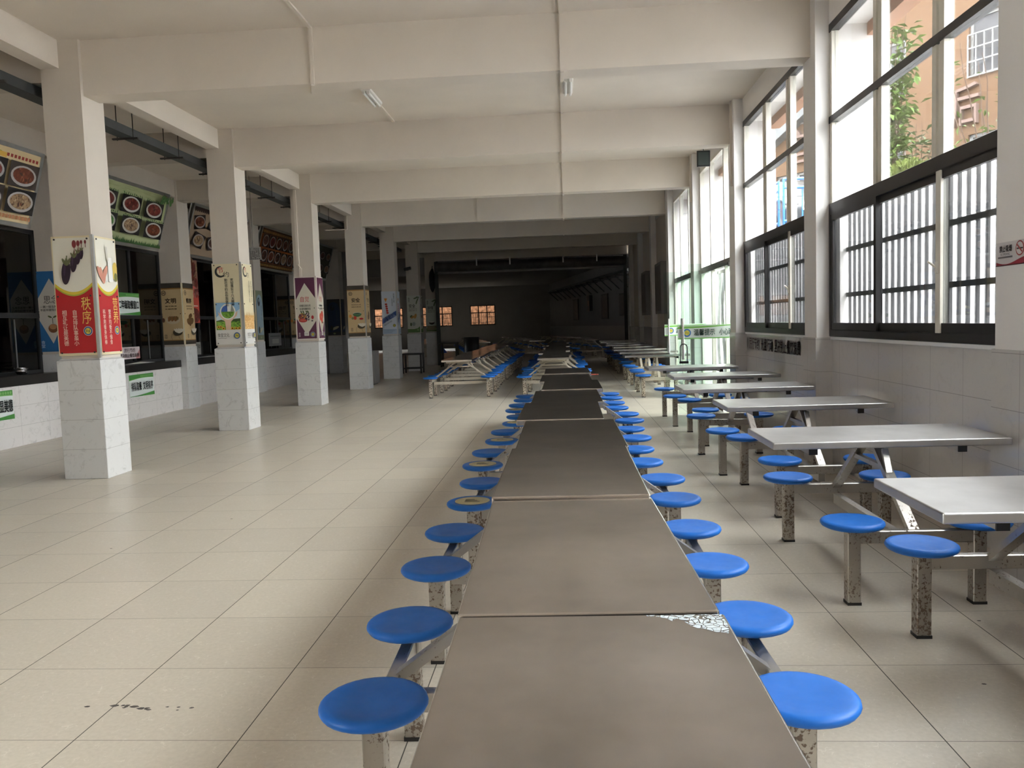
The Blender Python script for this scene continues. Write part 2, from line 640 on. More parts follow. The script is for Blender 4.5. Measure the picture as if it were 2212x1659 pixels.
class Art:
    """flat print laid out on a board: origin o (lower left), u right, v up, n out of the board; w x h metres, unit coords"""

    def __init__(self, o, u, v, w, h, step=0.0005):
        self.o, self.u, self.v = Vector(o), Vector(u).normalized(), Vector(v).normalized()
        self.n = self.u.cross(self.v)
        self.w, self.h = w, h
        self.lv = 0
        self.step = step
        self.mats = []
        self.mb = MB()
        self.tx = MB()
        self.tmats = []

    def P3(self, a, b, lv=None):
        return self.o + self.u * (a * self.w) + self.v * (b * self.h) + self.n * ((self.lv if lv is None else lv) * self.step)

    def mi(self, lst, m):
        if m not in lst:
            lst.append(m)
        return lst.index(m)

    def poly(self, pts, m):
        self.lv += 1
        self.mb.add([self.P3(a, b) for a, b in pts], [tuple(range(len(pts)))], self.mi(self.mats, m))

    def rect(self, a0, b0, a1, b1, m):
        self.poly([(a0, b0), (a1, b0), (a1, b1), (a0, b1)], m)

    def ell(self, a, b, ra, rb, m, n=20, rot=0.0, t0=0.0, t1=2 * PI):
        """ra, rb in fractions of the WIDTH"""
        k = self.w / self.h
        pts = []
        nn = n if t1 - t0 > 6.2 else n + 1
        for i in range(nn):
            t = t0 + (t1 - t0) * i / n
            x, y = ra * math.cos(t), rb * math.sin(t)
            pts.append((a + x * math.cos(rot) - y * math.sin(rot), b + (x * math.sin(rot) + y * math.cos(rot)) * k))
        self.poly(pts, m)

    def line(self, pts, wd, m):
        """polyline of width wd (fraction of width)"""
        k = self.w / self.h
        self.lv += 1
        i0 = self.mi(self.mats, m)
        for (a, b), (c, d) in zip(pts, pts[1:]):
            dx, dy = c - a, (d - b) / k
            L = math.hypot(dx, dy) or 1
            nx, ny = -dy / L * wd / 2, dx / L * wd / 2 * k
            self.mb.add([self.P3(*q) for q in ((a - nx, b - ny), (a + nx, b + ny), (c + nx, d + ny), (c - nx, d - ny))][::-1], [(0, 1, 2, 3)], i0)

    def text(self, s, a0, b0, a1, b1, m, bold=0.0, rot=0.0, over=1):
        self.lv += 1
        vs, fs = text_geo(s)
        rows = s.count('\n') + 1
        cols = max(len(q) for q in s.split('\n'))
        ca, cb = (a0 + a1) / 2, (b0 + b1) / 2
        k = self.w / self.h
        # heavier strokes: the same glyphs set a hair apart
        offs = [(0, 0)] if not bold else [(-bold, -bold), (bold, -bold), (-bold, bold), (bold, bold), (0, 0)]
        for ox_, oy_ in offs:
            out = []
            for x, y in vs:
                dx = (x - 0.5 + ox_ / cols) * (a1 - a0)
                dy = (y - 0.5 + oy_ / rows) * (b1 - b0) / k
                out.append(self.P3(ca + dx * math.cos(rot) - dy * math.sin(rot), cb + (dx * math.sin(rot) + dy * math.cos(rot)) * k, self.lv + over))
            self.tx.add(out, fs, self.mi(self.tmats, m))

    def logo(self, a, b, r, blue=None, yel=None, dk=None):
        self.ell(a, b, r, r, S(222, 220, 212), 24)
        self.ell(a, b, r * 0.94, r * 0.94, blue or S(64, 92, 140), 24)
        self.ell(a, b, r * 0.62, r * 0.62, yel or S(214, 196, 70), 22)
        k = self.w / self.h
        d = dk or S(60, 70, 60)
        q = r * 0.3
        for s in (-1, 1):
            self.rect(a + s * q - r * 0.07, b - q * k * 1.1, a + s * q + r * 0.07, b + q * k * 1.1, d)
        self.rect(a - q, b - r * 0.06 * k, a + q, b + r * 0.06 * k, d)
        self.rect(a - q, b + q * k * 0.75, a - q * .1, b + q * k * 1.1, d)
        self.rect(a + q * .1, b - q * k * 1.1, a + q, b - q * k * 0.75, d)

    def dish(self, a, b, r, fd, back=None, plate=None, sq=1.0):
        k = self.w / self.h
        if back:
            self.rect(a - r * 1.08, b - r * k * 1.0 * sq, a + r * 1.08, b + r * k * 1.0 * sq, back)
        self.ell(a, b, r * 0.95, r * 0.9 * sq, plate or S(170, 165, 160), 22)  # plates greyed so the print carries the low light of the aisle
        self.ell(a, b + 0.04 * r * k * sq, r * 0.80, r * 0.70 * sq, fd, 18)
        for i in range(7):
            t = random.uniform(0, 2 * PI)
            q = random.uniform(0, 0.5) * r
            self.ell(a + q * math.cos(t), b + q * math.sin(t) * k * 0.8 * sq, r * random.uniform(.08, .22), r * random.uniform(.06, .14) * sq, random.choice([F_STEW, F_DARK, fd, fd]), 8, random.uniform(0, 3))

    def build(self, parent, pname='print', tname='lettering'):
        r = None
        if self.mb.f:
            r = self.mb.build(pname, self.mats, parent)
        if self.tx.f:
            r = self.tx.build(tname, self.tmats, parent)
        return r


# ------------------------------------------------------------------ room shell
CEIL = 4.335
YB, YE = -6.0, 29.95
XL, XR = -7.7, 2.48
COLY = [0.5, 4.17, 7.83, 11.52, 15.08, 18.82, 22.42, 26.05, 29.62]
PIL = [(-6.4, -6.0), (-3.0, -2.62), (0.6, 0.98), (4.22, 4.60), (7.76, 8.13), (11.34, 11.71), (14.90, 15.28), (18.42, 18.79), (22.0, 22.37), (25.65, 26.02), (29.3, 29.67)]

fl = MB()
fl.box(-13.6, 2.9, YB, 56, -0.12, 0)
struct(fl.build('floor', FLOOR))
struct(box_obj('ceiling', -7.78, 2.9, YB, 3.0, CEIL, CEIL + 0.15, PLASTER))
struct(box_obj('ceiling', -11, 2.9, 3.0, YE, CEIL, CEIL + 0.15, PLASTER))

for i, y in enumerate(COLY):
    col = box_obj('column', -5.06, -4.665, y + 0.03, y + 0.42, 1.2, CEIL, COLUMN_SHADED)
    struct(col)
    mb = MB()
    mb.box(-5.10, -4.642, y, y + 0.448, 0, 1.2)
    mb.add([(-5.10, y, 1.2), (-4.642, y, 1.2), (-4.642, y + .448, 1.2), (-5.10, y + .448, 1.2), (-5.065, y + .03, 1.22), (-4.665, y + .03, 1.22), (-4.665, y + .42, 1.22), (-5.065, y + .42, 1.22)],
           [(0, 1, 5, 4), (1, 2, 6, 5), (2, 3, 7, 6), (3, 0, 4, 7)])
    mb.build('tile_base', COL_TILE, col, 0.004, 1)
    # cross beam from the column to the window wall, and over the serving aisle
    struct(box_obj('beam', -4.665, 2.345, y + 0.075, y + 0.345, 3.80, CEIL, PLASTER))
    struct(box_obj('beam', -7.3, -5.06, y + 0.075, y + 0.345, 3.95, CEIL, AISLE_SHADED))
for a, b in zip(COLY, COLY[1:]):
    struct(box_obj('beam', -5.06, -4.872, a + 0.42, b + 0.03, 4.063, CEIL, PLASTER))
struct(box_obj('beam', -5.06, -4.872, YB, COLY[0] + .03, 4.063, CEIL, PLASTER))

for i, (a, b) in enumerate(PIL):
    p = struct(box_obj('pillar', 2.34, 2.89, a, b, 1.2, CEIL + .15, PILLAR_PAINT))
    box_obj('tile_base', 2.328, 2.89, a - 0.012, b + 0.012, 0, 1.2, WAINSCOT, p)

# lintel over the windows, sill wall and the solid bays of the window side
OUT_TILE = P('orange_outside_cladding', (0.36, 0.17, 0.09), 0.6, var=0.1, scale=9)
for (a0, a), (b, b1) in zip(PIL, PIL[1:]):
    l = struct(box_obj('wall_right', 2.466, 2.80, a, b, 4.03, CEIL + .15, PILLAR_PAINT))
    box_obj('cladding', 2.80, 2.95, a, b, 3.92, CEIL + .15, OUT_TILE, l)
WIN_BAYS = [1, 2, 3, 4]
DOOR_BAYS = [5, 6]
for i in range(len(PIL) - 1):
    a, b = PIL[i][1], PIL[i + 1][0]
    if i in WIN_BAYS:
        w = MB().box(2.48, 2.89, a, b, 0, 1.18)
        o = struct(w.build('wall_right', WAINSCOT))
        box_obj('sill', 2.462, 2.89, a, b, 1.18, 1.208, WHITE_OUT, o, 0.004)
    elif i not in DOOR_BAYS:
        o = struct(box_obj('wall_right', 2.48, 2.89, a, b, 1.2, 4.03, PLASTER))
        box_obj('tile_base', 2.465, 2.89, a, b, 0, 1.2, WAINSCOT, o)

# back end of the hall, behind the camera: a plain wall
struct(box_obj('wall_back', -7.78, 2.9, YB - 0.2, YB, 0, CEIL, PLASTER))


# ------------------------------------------------------------------ windows on the right
def window(n, y0, y1):
    """y0 near pillar, y1 far pillar"""
    W = struct(empty('window_%d' % n, (2.5, (y0 + y1) / 2, 1.21)))
    Wd = y1 - y0
    ox, oy, oz = 2.5, (y0 + y1) / 2, 1.21

    def bx(mb, x0, x1, a, b, z0, z1, m=0):
        mb.box(x0 - ox, x1 - ox, a - oy, b - oy, z0 - oz, z1 - oz, m)
    m1, m2 = y1 - 0.357 * Wd, y1 - 0.684 * Wd
    fr = MB()
    bx(fr, 2.47, 2.53, y1 - .055, y1, 2.425, 4.03)
    bx(fr, 2.47, 2.53, y0, y0 + .055, 2.425, 4.03)
    fr.build('upper_frame', CREAM_AL, W)
    for mm in (m1, m2):
        q = MB()
        bx(q, 2.47, 2.53, mm + .025, mm + .085, 2.425, 3.97)
        bx(q, 2.485, 2.515, mm - .025, mm + .025, 2.425, 3.97)
        bx(q, 2.47, 2.53, mm - .085, mm - .025, 2.425, 3.97)
        q.build('mullion', CREAM_AL, W)
    t = MB()
    bx(t, 2.46, 2.535, y0, y1, 3.15, 3.21)
    bx(t, 2.462, 2.535, y0, y1, 3.96, 4.03)
    t.build('transom', BRONZE, W)
    lo = MB()
    bx(lo, 2.455, 2.54, y0, y1, 2.325, 2.425)
    bx(lo, 2.455, 2.54, y0, y1, 1.21, 1.27)
    bx(lo, 2.455, 2.54, y0, y0 + .05, 1.27, 2.325)
    bx(lo, 2.455, 2.54, y1 - .05, y1, 1.27, 2.325)
    lo.build('lower_frame', BRONZE, W, 0.003, 1)
    edges = [y1 - .05, m1, m2, y0 + .05]
    for k in range(3):
        hi_, lo_ = edges[k], edges[k + 1]
        xx = 2.50 if k == 1 else 2.475
        sm = MB()
        e1 = hi_ + (.06 if k == 1 else 0)
        e0 = lo_ - (.06 if k == 1 else 0)
        bx(sm, xx - .015, xx + .015, e1 - .05, e1, 1.27, 2.325)
        bx(sm, xx - .015, xx + .015, e0, e0 + .05, 1.27, 2.325)
        bx(sm, xx - .015, xx + .015, e0 + .05, e1 - .05, 2.27, 2.325)
        bx(sm, xx - .015, xx + .015, e0 + .05, e1 - .05, 1.27, 1.335)
        s = sm.build('sash', BRONZE, W)
        g = MB()
        bx(g, xx - .002, xx + .002, e0 + .05, e1 - .05, 1.335, 2.27)
        g.build('pane', GLASS, s)
        for za, zb in ((2.425, 3.15), (3.21, 3.96)):
            g = MB()
            bx(g, 2.498, 2.502, lo_ + (.085 if k < 2 else .005), hi_ - (.085 if k else .005), za, zb)
            g.build('pane', GLASS, W)
    st = MB()
    bx(st, 2.452, 2.47, m2 - .09, m2 - .02, 1.27, 2.325)
    st.build('meeting_stile', CREAM_AL, W)
    hd = MB()
    bx(hd, 2.438, 2.455, m2 - .065, m2 - .04, 1.66, 1.74)
    hd.bar((2.44 - ox, m2 - .055 - oy, 1.70 - oz), (2.42 - ox, m2 + .015 - oy, 1.745 - oz), .016, .014)
    hd.build('latch_handle', CREAM_AL, W, 0.003, 1)
    # security grille outside
    near = {3: 'the nearest window, behind its lower sashes', 4: 'the second window, behind its lower sashes'}
    lab = 'dark steel bar grille outside ' + near.get(n, 'a window behind the camera')
    if n < 3:
        lab = 'dark steel bar grille outside a side window out of the picture'
    G = thing('security_grille', lab, 'window grille', (2.62, oy, 1.21), 0, None if n >= 3 else 'grilles outside unseen windows')
    for zz in (1.59, 2.004):
        MB().box(-.012, .012, -Wd / 2, Wd / 2, zz - 1.21 - .02, zz - 1.21 + .02).build('rail', BAR_STEEL, G)
    k = int(Wd / .122)
    for i in range(k + 1):
        y = -Wd / 2 + .04 + i * .122
        MB().box(-.011, .011, y - .011, y + .011, 0, 1.12).build('bar', BAR_STEEL, G)


for n, i in enumerate(WIN_BAYS):
    window(n + 1, PIL[i][1], PIL[i + 1][0])

# corrugated metal fence in the light well outside the windows
cf = MB()
y = -6.0
prof = []
while y < 13.4:
    for dy, dx in ((0, 0), (.17, 0), (.19, .015), (.23, .015)):
        prof.append((5.0 + dx, y + dy))
    y += .25
vs, fs = [], []
for x, y in prof:
    vs += [(x, y, 0), (x, y, 3.22)]
for i in range(len(prof) - 1):
    fs.append((2 * i, 2 * i + 2, 2 * i + 3, 2 * i + 1))
cf.add(vs, fs)
tag(cf.build('corrugated_fence', P('white_sheet_metal', (0.80, 0.80, 0.82), 0.5, var=0.08, scale=2)), 'pale corrugated metal fence standing across the light well from the nearest window', 'fence')
cf = MB()
n_ = 31
vs, fs = [], []
for i in range(n_):
    for dy, dx in ((0, 0), (.17, 0), (.19, .015), (.23, .015)):
        vs += [(4.0 + dx, 13.6 + i * .25 + dy, 0), (4.0 + dx, 13.6 + i * .25 + dy, 2.88)]
for i in range(4 * n_ - 1):
    fs.append((2 * i, 2 * i + 2, 2 * i + 3, 2 * i + 1))
cf.add(vs, fs)
tag(cf.build('corrugated_fence', MATS['white_sheet_metal']), 'pale corrugated metal fence under the blue railing, seen through the second window', 'fence')

# ------------------------------------------------------------------ glazed door bays
def door_bay(n, y0, y1, open_):
    W = struct(empty('window_%d' % n, (2.5, (y0 + y1) / 2, 2.2)))
    oy = (y0 + y1) / 2
    H = (y1 - y0) / 2
    fr = MB()
    for y in (-H + .03, -H * .36, H * .36, H - .03):
        fr.box(-.035, .035, y - .035, y + .035, .1, 1.83)
    fr.box(-.035, .035, -H, H, 1.77, 1.83)
    fr.build('upper_frame', CREAM_AL, W)
    for y in (-H + .03, H - .03):
        MB().box(-.035, .035, y - .035, y + .035, -2.2, .1).build('jamb', CREAM_AL, W)
    MB().box(-.04, .04, -H, H, 0.0, .1).build('transom', P('grey_aluminium', (.28, .28, .27), .4, .6), W)
    MB().box(-.03, .03, -H * .36 - .03, -H * .36 + .03, -2.2, 0).build('jamb', CREAM_AL, W)
    MB().box(-.03, .03, H * .36 - .03, H * .36 + .03, -2.2, 0).build('jamb', CREAM_AL, W)
    for a, b in ((-H + .06, -H * .36 - .03), (-H * .36 + .03, H * .36 - .03), (H * .36 + .03, H - .06)):
        MB().box(-.003, .003, a, b, .1, 1.77).build('pane', GLASS, W)
    for a, b in ((-H + .06, -H * .36 - .03), (H * .36 + .03, H - .06)):
        MB().box(-.003, .003, a, b, -2.2, 0).build('pane', DOOR_GLASS, W)
    if not open_:
        MB().box(-.003, .003, -H * .36 + .03, H * .36 - .03, -2.2, 0).build('pane', DOOR_GLASS, W)


door_bay(6, PIL[5][1], PIL[6][0], True)
door_bay(7, PIL[6][1], PIL[7][0], False)
tt = struct(box_obj('trim_1', 2.466, 2.9, PIL[5][1], PIL[7][0], -0.01, 0.012, GRANITE))


def door_leaf(n, x0, x1, y, h, textual):
    D = struct(empty('door_%d' % n, (x1, y, 0)))
    w = x1 - x0
    MB().box(-w, 0, -.006, .006, .02, h).build('pane', DOOR_GLASS, D)
    hb = MB()
    hb.tube([(-w + .07, -.05, .82), (-w + .07, -.05, 1.42)], .017, 0, 12)
    for z in (.92, 1.32):
        hb.tube([(-w + .07, -.05, z), (-w + .07, -.006, z)], .009, 0, 8)
    hb.build('handle', CHROME, D)
    hb = MB()
    hb.tube([(-w + .07, .05, .82), (-w + .07, .05, 1.42)], .017, 0, 12)
    for z in (.92, 1.32):
        hb.tube([(-w + .07, .05, z), (-w + .07, .006, z)], .009, 0, 8)
    hb.build('handle', CHROME, D)
    pf = MB()
    pf.box(-.12, .0, -.016, .016, h - .05, h + .01)
    pf.box(-.12, .0, -.016, .016, .01, .06)
    pf.build('pivot_clamp', CHROME, D)
    # warning band across the glass
    a = Art((-w, -.0075, 1.115), (1, 0, 0), (0, 0, 1), w, 0.205)
    a.rect(0, 0, 1, 1, S(226, 236, 232))
    a.poly([(0, .86), (1, 1), (0, 1)], S(196, 226, 190))
    a.poly([(0, .74), (.5, .8), (1, .93), (1, .97), (.5, .9), (0, .88)], S(120, 190, 80))
    a.rect(0, .0, 1, .09, S(140, 205, 120))
    a.rect(.02, .12, .10, .70, S(186, 190, 192))
    a.logo(.155, .45, .072, S(58, 120, 190), S(226, 214, 90), S(170, 160, 70))
    a.text('温馨提示', .27, .24, .62, .70, S(60, 130, 105), .012)
    a.text('小心玻璃', .70, .24, .99, .70, S(60, 130, 105), .012)
    b = a.mb.build('warning_band', a.mats, D)
    a.tx.build('lettering', a.tmats, b)
    b['label'] = 'white and green warning band'


door_leaf(1, 1.64, 2.50, 12.02, 2.20, True)
door_leaf(2, 1.765, 2.50, 14.62, 2.24, True)
# U lock on the nearer door handle
ul = MB()
pts = [(1.64 + .02, 11.93, .80)]
for i in range(9):
    t = PI - PI * i / 8
    pts.append((1.71 + .05 * math.cos(t), 11.93, 1.0 + .05 * math.sin(t)))
pts.append((1.76, 11.93, .80))
ul.tube(pts, .008, 0, 8)
ul.box(1.645, 1.775, 11.915, 11.945, .765, .80)
tag(ul.build('bicycle_lock', BLACK), 'black U shaped lock hanging on the handle of the nearer glass door', 'lock')
# plastic strip curtain
sc_ = thing('strip_curtain', 'clear plastic strip curtain hanging in the glass doorway', 'curtain', (2.6, 13.3, 2.15))
for i in range(9):
    y = -.5 + i * .125
    vs, fs = [], []
    for k in range(9):
        z = -k * .26
        b = .02 * math.sin(k * .9 + i * 1.7)
        vs += [(b, y + .01 * math.sin(k + i), z), (b + .025 * math.sin(i * 2.1), y + .14, z)]
    for k in range(8):
        fs.append((2 * k, 2 * k + 2, 2 * k + 3, 2 * k + 1))
    MB().add(vs, fs, 0, True).build('strip', STRIP, sc_)
MB().box(-.02, .02, -.56, .70, -.01, .04).build('rail', ALU, sc_)

def residue_mat():
    m, nt, b = nodes('cracked_sticker_residue')
    tc = nd(nt, 'TexCoord').outputs['Object']
    v = nd(nt, 'TexVoronoi', feature='DISTANCE_TO_EDGE')
    v.inputs['Scale'].default_value = 62
    nt.links.new(tc, v.inputs['Vector'])
    keep = math_n(nt, 'GREATER_THAN', v.outputs['Distance'], .045)
    keep = math_n(nt, 'MULTIPLY', keep, math_n(nt, 'LESS_THAN', noise(nt, 90, 3, tc), .60))
    b.inputs['Base Color'].default_value = (.55, .62, .65, 1)
    b.inputs['Roughness'].default_value = .8
    nt.links.new(keep, b.inputs['Alpha'])
    return m


# ------------------------------------------------------------------ dining units: table with four fixed seats


def make_unit(tube, post, label, topm=STEEL_TOP):
    T = thing('dining_table', label, 'dining table')
    top = MB().box(-.30, .30, -.60, .60, .722, .760).build('tabletop', topm, T, .006, 3)
    ap = MB()
    for y in (-.38, .38):
        ap.box(-.24, .24, y - .02, y + .02, .685, .735)
    ap.box(-.02, .02, -.38, .38, .69, .72)
    ap = ap.build('apron', tube, T)
    for y in (-.38, .38):
        for s in (-1, 1):
            MB().box(s * .24 - .004, s * .24 + .004, y - .022, y + .022, .683, .724).build('end_cap', BLACK, ap)
    for s in (-1, 1):
        MB().bar((s * .57, 0, .345), (s * .09, 0, .70), .05, .03).build('brace', tube, T)
        MB().bar((s * .27, .0, .56), (s * .20, .0, .70), .03, .02).build('strut', tube, T)
        MB().box(s * .575 - .022, s * .575 + .022, -.295, .295, .303, .365).build('side_beam', tube, T, .004, 1)
        for q in (-1, 1):
            x, y = s * .575, q * .295
            MB().box(x - .031, x + .031, y - .031, y + .031, 0.008, .384).build('leg', post, T, .004, 1)
            MB().box(x - .033, x + .033, y - .033, y + .033, 0, .014).build('foot', BLACK, T)
            prof = [(.05, .380), (.10, .380), (.128, .384), (.143, .392), (.149, .402), (.147, .411), (.139, .4175), (.125, .4185), (.10, .4160), (.05, .4140), (.001, .4135)]
            MB().lathe(prof, x, y, 0, 32).build('seat', BLUE, T)
    MB().bar((-.23, 0, .60), (.23, 0, .60), .03, .025).build('tie_bar', tube, T)
    MB().box(-.553, .553, -.022, .022, .243, .303).build('cross_beam', tube, T)
    return T


proto_s = make_unit(STEEL, STEEL_RUST, '')
proto_c = make_unit(CREAM_TUBE, CREAM_POST, '')
proto_w = make_unit(STEEL, STEEL_RUST, '', STEEL_TOP2)
used = {}


def place(proto, x, y, rz, label, group):
    if proto not in used:
        used[proto] = True
        proto.location = (x, y, 0)
        proto.rotation_euler = (0, 0, rz)
        t = proto
    else:
        t = dup(proto, (x, y, 0), rz)
    t['label'] = label
    t['group'] = group
    return t


def seat_sticker(t, k):
    s = [c for c in t.children if c.name.split('.')[0] == 'seat'][k]
    co = [v.co for v in s.data.vertices]
    cx = sum(c.x for c in co) / len(co)
    cy = sum(c.y for c in co) / len(co)
    mb = MB().lathe([(.10, .4172), (.10, .4192), (.001, .4178)], cx, cy, 0, 28)
    o = mb.build('sticker', S(206, 198, 160), s)
    o['label'] = 'round pale yellow sticker'
    a = Art((cx - .07, cy - .05, .4196), (1, 0, 0), (0, 1, 0), .14, .10, .0003)
    for q in range(3):
        a.rect(.2, .18 + q * .24, .82 - q * .12, .30 + q * .24, S(60, 62, 60))
    a.mb.build('printed_lines', a.mats, s)


# centre row
cx = [.045, .02, .003, .015, -.048, -.003, .053, -.007, .01]
cy = [1.203, 2.421, 3.633, 4.877, 6.105, 7.32, 8.555, 9.80, 11.05]
rz = [.010, .022, .0, .005, -.004, .004, .0, .0, .01]
centre = []
tz = [.0, .0, .010, .002, .006, .001, .007, -.002, .006]
desc = ['nearest in the centre row, cracked residue on far corner', 'second from the camera in the centre row',
        'third from the camera in the centre row', 'fourth from the camera in the centre row', 'fifth from the camera in the centre row',
        'sixth from the camera in the centre row', 'seventh from the camera in the centre row', 'eighth from the camera in the centre row',
        'ninth in the centre row, just before the gap']
for i in range(9):
    t = place(proto_s, cx[i], cy[i], rz[i], 'stainless table with blue seats, ' + desc[i], 'tables of the bright centre row')
    centre.append(t)
    [c_ for c_ in t.children if c_.name.split('.')[0] == 'tabletop'][0].location.z = tz[i]
for i, k in ((3, 0), (4, 0), (5, 0), (6, 0), (7, 0)):
    seat_sticker(centre[i], 0)
# row along the window wall, tables turned across
rx = [1.815, 1.665, 1.775, 1.68, 1.82, 1.715]
ry = [3.0, 4.57, 6.34, 7.93, 9.64, 11.36]
wl = ['nearest along the windows, cut by the right edge', 'second from the camera along the windows', 'third from the camera along the windows',
      'fourth from the camera along the windows', 'fifth from the camera along the windows', 'sixth along the windows, before the glass door']
for i in range(6):
    place(proto_w, rx[i], ry[i], PI / 2, 'stainless table with blue seats, ' + wl[i], 'tables along the window wall')
# beyond the glass doors
ex = [1.70, 1.86, 1.70, 1.80, 1.70, 1.80, 1.70, 1.74]
ey = [15.55, 17.25, 18.96, 20.72, 22.55, 24.2, 25.85, 27.5]
for i in range(8):
    place(proto_c, ex[i] - (.14 if i == 1 else 0), ey[i], PI / 2, 'worn steel table with blue seats by the right wall, %s past the glass doors' % ORD[i], 'dim tables past the glass doors')
# dim continuation of the centre row, and the row beside the columns
for i in range(10):
    place(proto_c, -.235 + .06 * math.sin(i * 2.3), 15.88 + 1.245 * i, .0, 'worn cream framed table, %s in the dim centre row past the gap' % ORD[i], 'dim tables continuing the centre row')
for i in range(10):
    place(proto_c, -2.12 + .03 * math.sin(i * 1.7), 16.26 + 1.235 * i, .0, 'worn cream framed table with blue seats, %s in the dim left row near the columns' % ORD[i], 'dim tables of the left row')
# the dark far hall, turned a little to the left
for r in range(4):
    for i in range(7):
        yy = 31.6 + i * 1.9
        xx = 1.2 - r * 2.1 - (yy - 30) * .17
        place(proto_c, xx, yy, .17, 'steel table with fixed seats in the dark far hall beyond the shutter', 'tables in the dark far hall')
bn = MB().bar((.46, 15.42, .437), (.60, 15.36, .437), .03, .018)
tag(bn.build('lunch_wrapper', S(190, 90, 80)), 'small red and white wrapper lying on a blue seat', 'wrapper').location = (.0, .0, -.0175)

# cracked residue of a torn sticker on the nearest table
rs = MB()
random.seed(3)
out = [(.125, .594), (.292, .594), (.294, .52)]
for i in range(9):
    out.append((.285 - i * .012, .487 + .004 * i * i * .35 + random.uniform(-.009, .009)))
out += [(.178, .555), (.168, .572), (.15, .583), (.125, .588)]
rs.add([(a_, b_, .7606) for a_, b_ in out], [tuple(range(len(out)))[::-1]])
ro = rs.build('sticker_residue', residue_mat(), centre[0])
ro['label'] = 'cracked pale residue of a torn sticker'

# ------------------------------------------------------------------ serving side on the left
WPY = [0.5, 4.17, 7.80, 11.45, 15.10, 18.76, 22.40, 26.05]
for i, y in enumerate(WPY):
    p = struct(box_obj('pillar', -7.70, -7.25, y, y + .45, 1.2, CEIL, AISLE_SHADED))
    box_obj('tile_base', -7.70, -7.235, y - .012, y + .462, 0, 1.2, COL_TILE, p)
struct(box_obj('beam', -7.72, -7.27, YB, 26.5, 4.02, CEIL, AISLE_SHADED))
struct(box_obj('wall_left', -7.78, -7.70, 3.0, 26.5, 3.0, 4.05, AISLE_SHADED))
for y0_, y1_ in ((YB, -3.4), (-1.0, 3.0)):
    struct(box_obj('wall_left', -7.95, -7.70, y0_, y1_, 0, CEIL, PLASTER))
for n_, (y0_, y1_) in enumerate(((-3.4, -1.0),)):  # unseen window added to light the near hall from the left
    w_ = struct(MB().box(-7.95, -7.70, y0_, y1_, 0, 1.1).box(-7.95, -7.70, y0_, y1_, 3.5, CEIL).build('wall_left', PLASTER))
    q_ = struct(empty('window_%d' % (30 + n_), (-7.8, (y0_ + y1_) / 2, 1.1)))
    hh = (y1_ - y0_) / 2
    f_ = MB()
    for yy in (-hh + .03, 0, hh - .03):
        f_.box(-.03, .03, yy - .03, yy + .03, 0, 2.4)
    for zz in (.03, 1.3, 2.37):
        f_.box(-.03, .03, -hh, hh, zz - .03, zz + .03)
    f_.build('frame', CREAM_AL, q_)
    MB().box(-.003, .003, -hh, hh, 0, 2.4).build('pane', GLASS, q_)
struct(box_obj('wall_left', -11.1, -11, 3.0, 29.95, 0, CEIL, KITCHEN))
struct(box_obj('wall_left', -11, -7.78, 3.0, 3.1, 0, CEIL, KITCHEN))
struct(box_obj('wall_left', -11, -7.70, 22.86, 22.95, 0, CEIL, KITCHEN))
struct(box_obj('wall_left', -7.78, -7.70, 22.95, 26.05, 0, 3.0, PLASTER_D))
kb = P('kitchen_cabinet_steel', (.12, .12, .12), .35, .6)
bays = [(a + .45, b) for a, b in zip(WPY, WPY[1:])][2:6]
cw = ['the nearest bay, cut by the left edge', 'the bay under the green menu board', 'the bay under the brown menu board', 'the bay under the orange menu board']
for k, (a, b) in enumerate(bays):
    R = thing('serving_counter', 'white tiled serving counter with black top in ' + cw[k], 'counter', (-7.36, (a + b) / 2, 0), 0, 'serving counters')
    h = (b - a) / 2 - .013
    MB().box(-.32, 0, -h, h, 0, .812).build('front_panel', COUNTER_TILE, R)
    MB().box(-.34, .022, -h, h, .812, .945).build('countertop', GRANITE, R, .006, 2)
    W = struct(empty('window_%d' % (10 + k), (-7.68, (a + b) / 2, .945)))
    H2 = (b - a) / 2
    fr = MB()
    for y in (-H2 + .03, -H2 / 3, H2 / 3, H2 - .03):
        fr.box(-.025, .025, y - .03, y + .03, 0, 2.05)
    fr.box(-.025, .025, -H2, H2, 2.0, 2.06)
    fr.box(-.03, .03, -H2, H2, .79, .86)
    fr.box(-.025, .025, -H2, H2, .0, .04)
    fr.build('frame', P('black_anodised_aluminium', (.03, .03, .032), .35, .5), W)
    for y0, y1 in ((-H2 + .06, -H2 / 3 - .03), (-H2 / 3 + .03, H2 / 3 - .03), (H2 / 3 + .03, H2 - .06)):
        MB().box(-.003, .003, y0, y1, .86, 2.0).build('pane', DARK_GLASS, W)
        g = MB().box(-.003, .003, y0, y1, .04, .79).build('pane', DARK_GLASS, W)
        MB().box(.004, .016, (y0 + y1) / 2 - .01, (y0 + y1) / 2 + .01, .06, .77).build('sliding_stile', P('dull_stile', (.16, .16, .16), .45, .6), g)
    box_obj('shelf_unit', -9.6, -9.0, a + .3, b - .3, 0, .85, kb)['kind'] = 'structure'
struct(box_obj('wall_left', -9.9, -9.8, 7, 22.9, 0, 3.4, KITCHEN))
struct(box_obj('ceiling', -11, -7.78, 3.0, 26.5, 3.3, 3.4, KITCHEN))

